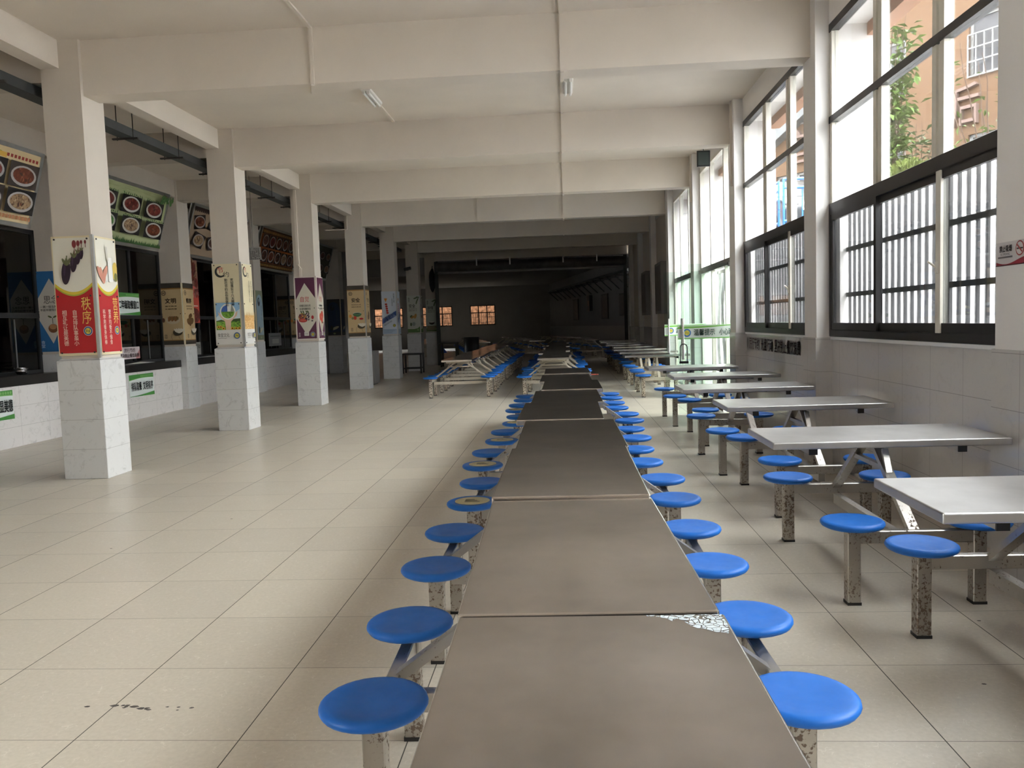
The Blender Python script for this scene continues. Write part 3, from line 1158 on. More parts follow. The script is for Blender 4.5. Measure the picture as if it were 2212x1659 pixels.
# steel bowls stacked behind the first counter window, paper on the second counter
random.seed(5)
for k in range(5):
    bl = MB().lathe([(.03, 0), (.055, .004), (.075, .03), (.08, .035), (.074, .034), (.05, .010), (.001, .008)], 0, 0, 0, 18)
    o = bl.build('metal_bowl', CHROME)
    o.location = (-7.50 + .012 * math.sin(k), 10.72 + .02 * math.cos(k * 2.0), .946 + .016 * k)
    tag(o, 'steel bowl stacked on the black counter behind the first column, %s from the bottom' % ORD[k], 'bowl', 'stacked steel bowls')
pp = MB()
pp.add([(-.1, -.28, 0), (.13, -.2, .004), (.15, .3, .006), (-.08, .22, .002), (.02, .02, .03)], [(0, 1, 4), (1, 2, 4), (2, 3, 4), (3, 0, 4)])
o = pp.build('paper_sheet', PAPER)
o.location = (-7.48, 13.8, .947)
tag(o, 'crumpled white paper sheet on the counter beside the pink notice', 'paper')
pp2 = MB()
pp2.add([(-.1, -.35, 0), (.12, -.3, .004), (.13, .34, .01), (-.09, .3, .002), (.0, .0, .02)], [(0, 1, 4), (1, 2, 4), (2, 3, 4), (3, 0, 4)])
o = pp2.build('paper_sheet', PAPER)
o.location = (-7.47, 16.6, .947)
tag(o, 'white paper sheet lying on the counter under the food poster', 'paper')
iz = thing('insect_lamp', 'insect lamp with two thin blue tubes glowing behind the kitchen glass', 'lamp', (-8.6, 16.7, 2.74))
MB().box(-.06, -.01, -.33, .33, -.14, .14).build('housing', BLACK, iz)
for y_ in (-.25, .25):
    MB().tube([(-.035, y_, .14), (-.035, y_, .57)], .006, 0, 6).build('hanger', ROD, iz)
LEDB = P('blue_tube_glow', (.10, .06, .9), .5, emit=0.7)
for z in (-.045, .045):
    MB().tube([(.01, -.3, z), (.01, .3, z)], .010, 0, 8).build('tube', LEDB, iz)


# ---- menu boards leaning out above the counters
def menu_board(y0, y1, label, art):
    O = Vector((-7.50, y0, 2.985))
    v = Vector((-7.20, y0, 4.01)) - O
    hgt = v.length
    v.normalize()
    u = Vector((0, 1, 0))
    n = u.cross(v)
    w = y1 - y0
    T = thing('menu_board', label, 'menu board', O, 0, 'menu boards above the counters')

    def p(a, b, c):
        return u * a + v * b + n * c
    mb = MB()
    vs = [p(a, b, c) for c in (-.06, 0) for a, b in ((0, 0), (w, 0), (w, hgt), (0, hgt))]
    mb.add(vs, [(3, 2, 1, 0), (4, 5, 6, 7), (0, 1, 5, 4), (1, 2, 6, 5), (2, 3, 7, 6), (3, 0, 4, 7)])
    mb.build('panel', WHITE_PL, T)
    fr = MB()
    t = .028
    for a, b in (((0, t), (w, t)), ((0, hgt - t), (w, hgt - t)), ((t, 0), (t, hgt)), ((w - t, 0), (w - t, hgt))):
        fr.bar(p(a[0], a[1], -.01), p(b[0], b[1], -.01), .056, .05, 0, n)
    fr.build('frame', ALU, T)
    a = Art(p(.055, .055, .003), u, v, w - .11, hgt - .11, .0006)
    art(a)
    a.build(T)
    return T


BLK = S(28, 24, 24)


def art1(a):
    a.rect(0, 0, 1, 1, S(226, 204, 160))
    a.poly([(0, .90), (.70, .86), (.70, .93), (0, 1)], S(120, 160, 60))
    a.poly([(.55, .87), (.74, .855), (.74, .92), (.55, .94)], S(226, 180, 80))
    for i in range(9):
        a.rect(.74 + i * .028, .88, .758 + i * .028, .925, S(160, 50, 40))
    for i in range(40):
        a.rect(i * .025, .045, i * .025 + .018, .10, S(190, 130, 90))
    for r in range(2):
        for c in range(4):
            x0, y0 = .02 + c * .245, .135 + (1 - r) * .365
            a.rect(x0, y0, x0 + .225, y0 + .345, S(60, 50, 45) if (r + c) % 2 else BLK)
            a.dish(x0 + .112, y0 + .165, .105, [F_STEW, F_DARK, F_RED, F_STEW, F_NOODLE, F_STEW, F_RED, F_NOODLE][r * 4 + c], None, S(176, 170, 168), .56)


def art2(a):
    a.rect(0, 0, 1, 1, S(176, 184, 138))
    for i in range(26):
        x, y = random.uniform(.05, .7), random.uniform(.86, .98)
        a.rect(x, y, x + random.uniform(.05, .2), y + .006, S(160, 166, 120))
    for i in range(60):
        x = i / 60
        a.poly([(x - .01, 0), (x + .02, 0), (x + .008 + random.uniform(-.01, .01), random.uniform(.05, .11))], S(62, 96, 50))
    fd = [F_RED, F_RED, F_RED, F_GREEN, F_NOODLE, F_STEW]
    for r in range(2):
        for c in range(3):
            x, y = .19 + c * .30 + (.02 if r else 0), .68 - r * .36
            a.dish(x, y, .115, fd[r * 3 + c], BLK, S(186, 184, 178), .52)
            for q in range(10):
                a.ell(x - .12 + q * .025, y + .165 + random.uniform(-.015, .02), .012, .005, F_LEAF, 6, random.uniform(0, 3))
    for q in range(24):
        a.ell(.90 + random.uniform(-.08, .08), .92 + random.uniform(-.06, .05), .025, .010, F_LEAF, 6, random.uniform(0, 3))


def art3(a):
    a.rect(0, 0, 1, 1, S(168, 146, 122))
    for i in range(34):
        a.ell(i / 33, .955, .016, .02, S(50, 32, 30), 8)
    a.rect(0, .96, 1, 1, S(50, 32, 30))
    fd = [F_STEW, F_RED, F_DARK, F_STEW, F_NOODLE, F_DARK, F_RED, F_STEW]
    for r in range(2):
        for c in range(4):
            x, y = .12 + c * .25 + r * .02, .70 - r * .38
            t = .25 * (-1) ** (r + c)
            kk = a.w / a.h
            q = [(x + .105 * (math.cos(t + PI / 4 + PI / 2 * j)) * 1.25, y + .068 * math.sin(t + PI / 4 + PI / 2 * j) * kk * 1.1) for j in range(4)]
            a.poly(q, S(40, 30, 28))
            a.dish(x, y, .095, fd[r * 4 + c], None, S(160, 152, 150), .55)


def art4(a):
    a.rect(0, 0, 1, 1, S(166, 92, 40))
    a.rect(0, .86, 1, 1, S(70, 34, 22))
    a.rect(0, 0, 1, .12, S(70, 34, 22))
    for i in range(40):
        a.rect(i * .025 + .005, .89, i * .025 + .015, .955, S(214, 168, 90))
        a.rect(i * .025 + .005, .035, i * .025 + .015, .095, S(214, 168, 90))
    fd = [F_DARK, F_RED, F_STEW, F_STEW, F_DARK, F_STEW, F_DARK, F_NOODLE]
    for r in range(2):
        for c in range(6):
            x, y = .085 + c * .166, .69 - r * .38
            a.dish(x, y, .072, fd[(r * 4 + c) % 8], S(44, 28, 24), S(150, 144, 140), .82)


def art5(a):
    a.rect(0, 0, 1, 1, S(58, 62, 44))
    for r in range(2):
        for c in range(4):
            a.dish(.13 + c * .25, .70 - r * .4, .1, [F_GREEN, F_STEW, F_DARK, F_NOODLE][c], BLK, None, .55)


random.seed(11)
menu_board(8.45, 11.13, 'beige menu board with dish photos, cut by the left edge', art1)
menu_board(12.20, 14.76, 'green menu board with six dish photos and a grass border', art2)
menu_board(15.75, 18.50, 'brown menu board with tilted dish photos, behind the second column', art3)
menu_board(19.40, 22.20, 'orange film strip menu board with two rows of dish photos', art4)
menu_board(22.95, 25.40, 'dark menu board in the shade left of the fourth column', art5)

# ------------------------------------------------------------------ posters on the columns
RED, CRM, TAN = S(176, 28, 34), S(226, 220, 200), S(196, 170, 128)


def poster(o, u, w, h, label, art, group='posters on the pillars', th=.012, frame=None, screws=True):
    u = Vector(u)
    n = u.cross(Vector((0, 0, 1)))
    T = thing('pillar_poster', label, 'poster', o, 0, group)
    mb = MB()
    vs = [u * a + Vector((0, 0, b)) + n * c for c in (0, th) for a, b in ((0, 0), (w, 0), (w, h), (0, h))]
    mb.add(vs, [(3, 2, 1, 0), (4, 5, 6, 7), (0, 1, 5, 4), (1, 2, 6, 5), (2, 3, 7, 6), (3, 0, 4, 7)])
    mb.build('panel', frame or S(220, 206, 168), T)
    a = Art(n * (th + .0006), u, (0, 0, 1), w, h, .0006)
    art(a)
    a.build(T)
    if screws:
        for sa in (.035, w - .035):
            for sb in (.03, h * .5, h - .03):
                c = u * sa + Vector((0, 0, sb))
                MB().tube([c + n * (th), c + n * (th + .007)], .009, 0, 10).build('screw', SCREW, T)
    return T


GOLD, LT = S(222, 190, 96), S(232, 214, 196)


def red_art(title, l1, l2, pic):
    def f(a):
        a.rect(.03, .02, .97, .985, S(224, 220, 206))
        pts = [(.03, .022), (.97, .022)]
        crv = [(.97 - .94 * i / 16, .50 + .075 * (2 * i / 16 - 1) ** 2) for i in range(17)]
        a.poly(pts + [(x, y + .035) for x, y in crv], S(214, 190, 60))
        a.poly(pts + [(x, y + .012) for x, y in crv], S(160, 168, 60))
        a.poly(pts + crv, RED)
        a.text(vert(title), .66, .265, .90, .49, GOLD, .0)
        a.text(vert(l1), .42, .085, .54, .385, LT)
        a.text(vert(l2), .16, .085, .28, .385, LT)
        a.logo(.79, .205, .115)
        pic(a)
    return f


def eggplants(a):
    PUR, GRN = S(44, 26, 44), S(112, 116, 78)
    for i, (x, y, s) in enumerate(((.76, .85, .45), (.67, .82, .58), (.56, .775, .75), (.36, .70, 1.0))):
        a.ell(x, y, .115 * s, .30 * s, PUR, 26, -.12)
        a.ell(x - .03 * s, y + .03 * s, .03 * s, .18 * s, S(70, 48, 72), 14, -.12)
        kk = a.w / a.h
        for t in (-1, 0, 1):
            a.ell(x + (.03 + .06 * t) * s, y + .25 * s * kk, .035 * s, .10 * s, GRN, 10, -.5 * t)
        a.line([(x + .03 * s, y + .28 * s * kk), (x + .05 * s, y + .40 * s * kk)], .03 * s, GRN)
    for x, y, s in ((.80, .945, .5), (.90, .945, .5), (.72, .935, .75), (.62, .93, 1.0)):
        a.line([(x, y - .09 * s), (x, y)], .018, S(120, 70, 60))
        a.ell(x, y, .055 * s, .095 * s, S(120, 36, 40), 16)


def milk(a):
    a.ell(.45, .66, .3, .12, S(214, 212, 204))
    for x, y, r in ((.2, .68, .2), (.32, .665, -.2), (.12, .69, .5), (.38, .70, -.5)):
        a.ell(x, y, .07, .20, S(200, 140, 120), 14, r)
    a.ell(.82, .72, .12, .24, S(214, 186, 90), 14, -.2)
    a.ell(.86, .665, .08, .12, S(120, 120, 60), 12)
    a.rect(.50, .63, .72, .83, S(236, 234, 228))
    a.rect(.50, .63, .515, .84, S(190, 190, 182))
    a.rect(.705, .63, .72, .84, S(190, 190, 182))
    a.ell(.61, .63, .11, .03, S(236, 234, 228))
    a.poly([(.42, .92), (.50, .92), (.54, .80), (.46, .80)], S(206, 202, 190))


def thrift(side):
    def f(a):
        a.rect(.02, .01, .98, .99, S(218, 206, 172))
        a.rect(.02, .01, .98, .20, S(214, 212, 208))
        a.ell(.30, .895, .20, .20, S(44, 44, 42), 22, 0, PI * .45, PI * 1.75)
        a.ell(.33, .90, .15, .15, S(218, 206, 172), 22)
        a.text('节', .20, .88, .42, .95, S(176, 40, 40))
        a.text('约', .40, .83, .62, .895, S(44, 44, 42))
        if not side:
            a.rect(.06, .19, .94, .52, S(140, 180, 214))
            a.poly([(.06, .34), (.3, .42), (.6, .36), (.94, .44), (.94, .30), (.06, .30)], S(206, 220, 226))
            a.rect(.06, .19, .94, .30, F_FIELD)
            a.poly([(.06, .30), (.25, .315), (.4, .295), (.7, .32), (.94, .325), (.94, .29), (.06, .29)], S(70, 92, 50))
            a.poly([(.40, .19), (.38, .29), (.18, .36), (.14, .41), (.44, .315), (.54, .315), (.86, .42), (.82, .36), (.60, .29), (.58, .19)], S(222, 190, 166))
            a.ell(.50, .41, .285, .285, S(232, 232, 226))
            a.ell(.50, .41, .24, .24, F_FIELD, 24, 0, PI, 2 * PI)
            a.poly([(.49, .41)] + [(.49 + .23 * math.cos(PI - PI / 2 * i / 8), .41 + .23 * math.sin(PI - PI / 2 * i / 8) * a.w / a.h) for i in range(9)], S(64, 96, 168))
            a.poly([(.60, .412), (.66, .50), (.74, .412)], S(150, 150, 140))
            for x in (.14, .22, .32, .64, .78, .9):
                a.ell(x, .205 + (.02 if x < .3 else 0), .055, .05, S(222, 170, 50), 12)
                a.ell(x, .205 + (.02 if x < .3 else 0), .028, .026, S(70, 44, 24), 10)
            a.text(vert('贯彻落实十八大精神'), .66, .475, .77, .81, S(44, 42, 40), .008)
            a.text(vert('勤俭节约从你我做起'), .45, .475, .56, .81, S(44, 42, 40), .008)
        else:
            a.rect(.04, .19, .96, .36, F_WHEAT)
            for i in range(26):
                x = random.uniform(.06, .94)
                a.line([(x, .3), (x + random.uniform(-.06, .06), random.uniform(.36, .41))], .012, S(205, 165, 100))
            a.text(vert('粒粒皆辛苦'), .68, .52, .78, .79, S(60, 56, 52))
            a.text(vert('浪费最可耻'), .46, .52, .56, .79, S(60, 56, 52))
        a.text('食堂文化', .10, .10, .52, .15, S(80, 76, 72))
        a.line([(.10, .085), (.42, .085)], .012, S(120, 116, 112))
        a.logo(.80, .115, .125)
    return f


def purple(t, l1, l2, cut=False):
    def f(a):
        PU = S(92, 44, 70)
        a.rect(.0, .0, 1, 1, S(216, 206, 196))
        a.rect(.06, .02, .97, .985, PU)
        a.poly([(.50, .90), (.97, .66), (.97, .30), (.62, .13), (.42, .13), (.06, .34), (.06, .64)][::-1], S(206, 200, 184))
        a.text(t, .28, .60, .68, .69, S(180, 46, 44))
        a.text(l1, .22, .525, .74, .56, S(56, 48, 44), .012)
        a.text(l2, .22, .475, .74, .51, S(56, 48, 44), .012)
        if not cut:
            a.ell(.34, .36, .2, .2, F_FRUIT, 18)
            a.ell(.36, .31, .2, .09, S(176, 52, 46), 18)
            a.ell(.36, .315, .16, .055, S(200, 90, 76), 18)
            for i in range(22):
                a.ell(.56 + random.uniform(-.08, .1), .36 + random.uniform(-.05, .06), .03, .03, S(66, 38, 62), 8)
            a.ell(.82, .355, .06, .09, S(176, 44, 50), 12)
            a.ell(.80, .30, .05, .03, S(50, 30, 40), 10)
            for x in (.3, .4, .55, .62):
                a.ell(x, .445, .03, .07, S(70, 84, 50), 8, x)
        else:
            for x, y, rr in ((.36, .36, .17), (.62, .39, .19), (.56, .31, .15)):
                a.ell(x, y, rr, rr * 1.2, S(206, 150, 110), 18)
                a.ell(x, y, rr * .85, rr * 1.02, S(196, 70, 60), 18)
            a.ell(.66, .27, .08, .05, S(50, 60, 36), 10)
        a.rect(.40, .065, .62, .13, S(214, 208, 200))
        a.text('文化', .44, .08, .58, .115, S(90, 70, 70))
        a.text(vert('食堂'), .13, .05, .23, .12, S(214, 200, 200))
        a.logo(.80, .085, .115)
    return f


def safe_tan(t, l1, l2, pic='bowl'):
    def f(a):
        a.rect(0, 0, 1, 1, TAN)
        a.rect(0, .92, 1, 1, S(66, 60, 52))
        a.rect(0, 0, 1, .065, S(66, 60, 52))
        a.rect(0, .90, 1, .92, S(150, 110, 60))
        a.rect(0, .065, 1, .078, S(150, 110, 60))
        a.ell(.2, .84, .11, .11, S(60, 52, 44))
        a.ell(.2, .84, .085, .085, TAN)
        a.rect(.15, .835, .25, .845, S(60, 52, 44))
        a.rect(.15, .82, .17, .86, S(60, 52, 44))
        a.rect(.23, .82, .25, .86, S(60, 52, 44))
        a.text(t, .25, .67, .75, .755, S(40, 34, 28), .01)
        a.text(l1, .24, .615, .78, .635, S(70, 58, 46), .01)
        a.text(l2, .24, .57, .78, .59, S(70, 58, 46), .01)
        if pic == 'bowl':
            a.ell(.55, .45, .25, .19, S(60, 110, 66), 22, 0, PI, 2 * PI)
            a.ell(.55, .455, .25, .05, S(206, 214, 196), 20)
            a.ell(.55, .452, .21, .035, S(40, 80, 50), 20)
            a.ell(.42, .365, .09, .11, S(190, 60, 44), 14)
            a.ell(.78, .345, .12, .055, S(186, 44, 44), 14)
            a.ell(.15, .40, .08, .1, S(214, 140, 60), 12)
            a.ell(.28, .36, .07, .08, S(130, 130, 80), 12)
        elif pic == 'biscuit':
            a.ell(.56, .40, .33, .18, S(196, 180, 150), 22)
            for q in range(9):
                x = .34 + q * .05
                a.rect(x, .38 + .012 * (q % 3), x + .09, .45 + .012 * (q % 2), S(150 - 12 * (q % 3), 98, 58))
            a.ell(.14, .40, .07, .10, S(84, 54, 36), 12)
        elif pic == 'ginger':
            for x, y, rx, ry in ((.5, .42, .2, .13), (.36, .37, .13, .18), (.66, .38, .14, .2), (.5, .34, .12, .1), (.6, .47, .1, .12)):
                a.ell(x, y, rx, ry, S(112, 82, 48), 14, x * 3)
        else:
            a.ell(.55, .41, .17, .26, S(96, 66, 42), 16)
            a.ell(.36, .37, .1, .15, S(122, 88, 52), 14, .4)
            a.line([(.55, .47), (.58, .52)], .025, S(60, 50, 36))
        DK = S(72, 64, 46)
        a.ell(.76, .20, .22, .15, DK, 20)
        for t_ in range(5):
            a.ell(.82 + .07 * (t_ - 2), .225, .05, .12, S(220, 214, 198), 12, -.4 * (t_ - 2))
        a.line([(.5, .18), (.46, .12), (.5, .08)], .012, DK)
        a.line([(.8, .14), (.86, .08)], .012, DK)
        a.text(vert('食堂'), .14, .10, .30, .17, S(70, 58, 46))
    return f


def queue_blue(a):
    a.rect(0, 0, 1, 1, S(206, 212, 222))
    a.rect(0, .0, 1, .12, S(170, 184, 204))
    a.poly([(0, .36), (1, .55), (1, .43), (0, .24)][::-1], S(76, 104, 164))
    a.text('自觉排队', .10, .335, .92, .46, S(214, 222, 232), .01, .52)
    for i in range(5):
        a.ell(.30 + .02 * i, .70 - .05 * i, .085, .07, S(190, 56, 46), 14)
    for i in range(5):
        a.ell(.24 + .02 * i, .80, .03, .14, S(226, 150, 60), 8, .5 - .25 * i)
    a.text(vert('就餐文明'), .80, .73, .90, .95, S(60, 66, 80))
    a.text(vert('从我做起'), .68, .66, .77, .84, S(60, 66, 80))
    a.text('排队打饭不拥挤', .10, .24, .72, .275, S(60, 66, 80), .0, .52)
    a.logo(.82, .20, .11, S(120, 120, 70))
    for i in range(4):
        a.line([(.06, .10 - i * .022), (.94 - .1 * i, .10 - i * .022)], .016, S(110, 124, 150))


def safe_green(t, pic):
    def f(a):
        a.rect(0, 0, 1, 1, S(206, 208, 196))
        a.poly([(0, 0), (1, 0), (1, .17), (.8, .11), (.5, .09), (0, .095)], S(92, 128, 70))
        for x, y, r in ((.7, .93, .3), (.85, .88, 1.1), (.9, .95, -.2), (.78, .82, 1.3)):
            a.ell(x, y, .17, .055, S(104, 118, 84), 12, r)
        a.text(t, .16, .67, .66, .77, S(48, 46, 42), .008)
        a.text('食品安全记心间', .14, .625, .78, .65, S(70, 66, 60), .01)
        a.text('健康成长每一天', .14, .58, .78, .605, S(70, 66, 60), .01)
        pic(a)
        a.text(vert('食堂'), .1, .83, .25, .95, S(80, 84, 60))
        a.ell(.82, .07, .08, .08, S(150, 170, 120))
    return f


def pic_fruit(a):
    a.ell(.40, .42, .16, .10, S(190, 140, 70), 14, .5)
    a.ell(.64, .44, .10, .20, S(200, 150, 80), 14, -.3)
    a.ell(.30, .44, .12, .07, S(96, 110, 70), 12, .8)
    a.ell(.5, .23, .17, .19, S(190, 194, 186), 16)
    a.ell(.5, .23, .12, .14, S(150, 160, 150), 16)
    a.ell(.28, .22, .08, .14, S(90, 100, 70), 12)


def pic_bowl(a):
    a.rect(.06, .03, .94, .17, S(150, 140, 110))
    a.ell(.5, .28, .26, .22, S(74, 60, 50), 18, 0, PI, 2 * PI)
    a.ell(.5, .285, .26, .07, S(206, 202, 192), 18)
    a.ell(.5, .29, .2, .045, S(232, 228, 220), 18)


def diamond(c, t):
    def f(a):
        a.rect(0, 0, 1, 1, c)
        a.poly([(.52, .91), (.97, .66), (.97, .40), (.52, .10), (.07, .40), (.07, .66)][::-1], S(206, 200, 190))
        a.text(t, .28, .60, .80, .70, S(56, 50, 46))
        a.text('一粥一饭当思来之', .14, .545, .92, .575, S(56, 50, 46), .012)
        a.text('半丝半缕恒念物力', .14, .505, .92, .535, S(56, 50, 46), .012)
        a.ell(.55, .29, .17, .15, S(120, 78, 50), 16)
        a.ell(.55, .31, .13, .09, S(176, 130, 90), 16)
        a.line([(.55, .35), (.55, .42)], .02, S(70, 70, 40))
        a.ell(.46, .435, .08, .03, S(80, 90, 50), 8, -.4)
        a.ell(.64, .435, .08, .03, S(80, 90, 50), 8, .4)
        a.text(vert('食堂'), .1, .05, .24, .14, S(200, 214, 226))
    return f


def bluegreen(c, c2):
    def f(a):
        a.rect(0, 0, 1, 1, c)
        a.poly([(.05, .1)] + [(.5 - .45 * math.cos(PI * i / 14), .72 + .2 * math.sin(PI * i / 14)) for i in range(15)] + [(.95, .1)], c2)
        a.ell(.40, .77, .17, .24, S(40, 46, 56), 16)
        a.ell(.45, .80, .07, .10, c2, 12)
        a.text(vert('爱惜粮食'), .68, .40, .80, .70, S(70, 84, 90))
        a.ell(.58, .20, .3, .10, S(196, 190, 160), 16, .4)
        a.ell(.3, .2, .12, .2, S(50, 54, 50), 12)
        a.ell(.5, .05, .1, .06, S(150, 160, 120))
    return f


random.seed(21)
PO = [
    ('red poster with a row of eggplants', red_art('秩序', '自觉排队事虽小', '相互礼让是美德', eggplants), 'red poster with a glass of milk', red_art('营养', '营养均衡不偏食', '科学用餐身体棒', milk), None),
    ('pale yellow poster with hands holding a green globe', thrift(False), 'pale yellow poster with a wheat field', thrift(True), S(200, 196, 184)),
    ('purple poster with a fruit platter', purple('自觉', '用餐后请自觉', '处理残羹剩饭'), 'purple poster with cut grapefruit', purple('珍惜', '珍惜粮食', '杜绝浪费', True), S(206, 194, 184)),
    ('tan poster with a green bowl', safe_tan('安全', '食品安全无小事', '健康成长靠大家'), 'tan poster with brown fruit and lotus', safe_tan('节约', '勤俭节约是美德', '光盘行动靠大家', 'fruit'), S(150, 146, 136)),
    ('blue and white poster with a slanted blue banner', queue_blue, 'shaded blue and white poster', queue_blue, S(150, 156, 168)),
    ('pale green poster with fruit and a green foot', safe_green('安全', pic_fruit), 'shaded pale green poster', safe_green('安全', pic_fruit), S(170, 170, 160)),
    ('pale poster with a rice bowl', safe_green('珍惜', pic_bowl), 'shaded pale poster with a rice bowl', safe_green('珍惜', pic_bowl), S(150, 150, 146)),
]
for k, (l1, a1, l2, a2, fr) in enumerate(PO):
    y = COLY[k + 2]
    top = 2.435
    poster((-5.068, y + .018, 1.25), (1, 0, 0), .408, top - 1.25, l1 + ' on the front of the %s column' % ORD[k], a1, frame=fr, screws=k < 4)
    poster((-4.653, y + .034, 1.25), (0, 1, 0), .382, top - 1.25, l2 + ' on the right side of the %s column' % ORD[k], a2, frame=fr, screws=k < 3)
    ct = MB().box(-4.667, -4.636, y + .002, y + .03, 1.222, top + .01)
    tag(ct.build('corner_trim', ALU if k != 2 else S(216, 206, 196)), 'thin upright metal corner strip between the posters of the %s column' % ORD[k], 'corner strip', 'corner strips of the columns')
WP = [('blue diamond poster with a potted sprout', diamond(S(46, 104, 160), '思念'), 'blue poster seen edge on', diamond(S(46, 104, 160), '感恩')),
      ('tan poster with a biscuit plate', safe_tan('文明', '遵守秩序', '礼貌用餐', 'biscuit'), 'narrow tan poster with ginger and lotus', safe_tan('秩序', '自觉排队', '有序取餐', 'ginger')),
      ('grey green poster with a dark emblem', bluegreen(S(130, 136, 110), S(150, 164, 166)), 'blue green poster with dark emblem', bluegreen(S(130, 136, 110), S(150, 170, 182))),
      ('pale poster with a ring emblem', safe_tan('节俭', '一粥一饭', '来之不易'), 'pale tan poster', safe_tan('感恩', '常怀感恩', '珍惜所有', 'fruit')),
      ('dark blue night sky poster', bluegreen(S(60, 60, 62), S(44, 58, 84)), 'dark blue poster with a dark emblem', bluegreen(S(60, 60, 62), S(44, 58, 84)))]
for k, (l1, a1, l2, a2) in enumerate(WP):
    y = WPY[k + 3]
    poster((-7.69, y - .002, 1.24), (1, 0, 0), .43, 1.17, l1 + ' on the front of the %s wall pillar' % ORD[k], a1, 'posters on the wall pillars', screws=k < 2)
    poster((-7.25, y + .01, 1.24), (0, 1, 0), .43, 1.17, l2 + ' on the right side of the %s wall pillar' % ORD[k], a2, 'posters on the wall pillars', screws=k < 2)


# ------------------------------------------------------------------ paper signs on the left
def sheet(name, o, u, w, h, label, cat, art, th=.004, group=None):
    u = Vector(u).normalized()
    n = u.cross(Vector((0, 0, 1)))
    T = thing(name, label, cat, o, 0, group)
    mb = MB()
    vs = [u * a + Vector((0, 0, b)) + n * c for c in (0, th) for a, b in ((0, 0), (w, 0), (w, h), (0, h))]
    mb.add(vs, [(3, 2, 1, 0), (4, 5, 6, 7), (0, 1, 5, 4), (1, 2, 6, 5), (2, 3, 7, 6), (3, 0, 4, 7)])
    mb.build('backing', S(222, 226, 222), T)
    a = Art(n * (th + .0006), u, (0, 0, 1), w, h, .0006)
    art(a)
    a.build(T)
    return T


def green_sign(lines):
    def f(a):
        G1, G2 = S(72, 140, 66), S(120, 178, 100)
        a.rect(0, 0, 1, 1, S(216, 224, 222))
        a.poly([(0, 1)] + [(i / 12, .80 + .05 * math.sin(PI * i / 12) - .06 * (1 - i / 12)) for i in range(13)] + [(1, 1)], G2)
        a.poly([(0, 1)] + [(i / 12, .84 + .04 * math.sin(PI * i / 12) - .07 * (1 - i / 12)) for i in range(13)] + [(1, 1)], G1)
        for i in range(9):
            a.ell(.48 + i * .058, .91, .024, .024, G2, 10)
        a.poly([(0, .03), (1, .0), (1, .17)] + [(1 - i / 10, .17 - .12 * math.sin(PI / 2 * i / 10)) for i in range(1, 11)], G1)
        for t, a0, b0, a1, b1 in lines:
            a.text(t, a0, b0, a1, b1, S(26, 44, 46), .02)
    return f


sheet('paper_sign', (-7.359, 13.21, .385), (0, 1, 0), .81, .385, 'green and white sign about queueing on the counter front, behind the first column', 'sign', green_sign([('排队取餐', .06, .28, .47, .66), ('文明有序', .53, .28, .95, .66)]))
sheet('paper_sign', (-7.359, 9.50, .385), (0, 1, 0), .81, .385, 'green and white sign on the counter front, cut by the left edge', 'sign', green_sign([('互谅互让', .06, .28, .47, .66), ('显美德', .66, .26, .97, .68)]))
sheet('paper_sign', (-7.652, 13.45, 1.80), (0, 1, 0), .81, .39, 'green and white serving window sign hung on the dark kitchen glass', 'sign', green_sign([('二年级取餐窗口', .12, .28, .95, .66)]))
sheet('paper_sign', (-7.652, 17.45, 1.80), (0, 1, 0), .81, .39, 'green and white sign on the glass left of the second column', 'sign', green_sign([('三年级取餐窗口', .12, .28, .95, .66)]))


def pink_art(a):
    a.rect(0, 0, 1, 1, S(214, 200, 204))
    a.poly([(.8, .0), (1, 0), (1, .8), (.9, .5)], S(190, 130, 130))
    a.poly([(.02, .3), (.1, .9), (.14, .2)], S(70, 64, 64))
    a.text('厉行节约', .30, .54, .78, .90, S(84, 46, 60), .02)
    a.text('坚决制止餐饮浪费', .10, .12, .95, .46, S(84, 46, 60), .02)


sheet('paper_notice', (-7.653, 13.42, 1.03), (0, 1, 0), .74, .21, 'pink notice standing on the counter behind the first column', 'notice', pink_art, .006)
sheet('paper_notice', (-7.653, 9.62, 1.03), (0, 1, 0), .80, .24, 'pale notice with a red hand at the left edge on the counter', 'notice', pink_art, .006)
sheet('paper_notice', (-7.653, 16.0, 1.0), (0, 1, 0), .62, .26, 'grey notice on the counter under the food poster', 'notice', lambda a: (a.rect(0, 0, 1, 1, S(150, 150, 144)), a.text('光盘行动', .4, .5, .95, .85, S(50, 50, 50), .02), a.ell(.2, .5, .12, .12, S(90, 96, 80))), .006)
sheet('paper_notice', (-7.653, 20.6, 1.05), (0, 1, 0), .9, .34, 'grey notice behind the glass left of the third column', 'notice', lambda a: (a.rect(0, 0, 1, 1, S(130, 130, 128)), a.rect(.25, .2, .8, .55, S(176, 174, 168)), a.line([(.1, .75), (.9, .75)], .03, S(80, 80, 80))), .006)


def food_poster(a):
    a.rect(0, 0, 1, 1, S(206, 84, 70))
    a.rect(.0, .55, 1, 1, S(150, 110, 96))
    for i in range(22):
        a.ell(random.uniform(.1, .9), random.uniform(.60, .96), random.uniform(.1, .2), random.uniform(.08, .16), random.choice([F_STEW, F_DARK, S(190, 160, 140), F_RED, F_NOODLE]), 12, random.uniform(0, 3))
    a.ell(.5, .50, .44, .14, S(214, 110, 100))
    a.text('健康营养', .02, .40, .98, .55, S(226, 190, 180), .02)
    a.rect(.2, .31, .6, .36, S(226, 190, 180))
    a.line([(.2, .27), (.9, .27)], .03, S(226, 190, 180))
    a.ell(.3, .12, .22, .16, F_DARK)
    a.ell(.75, .12, .22, .16, F_RED)


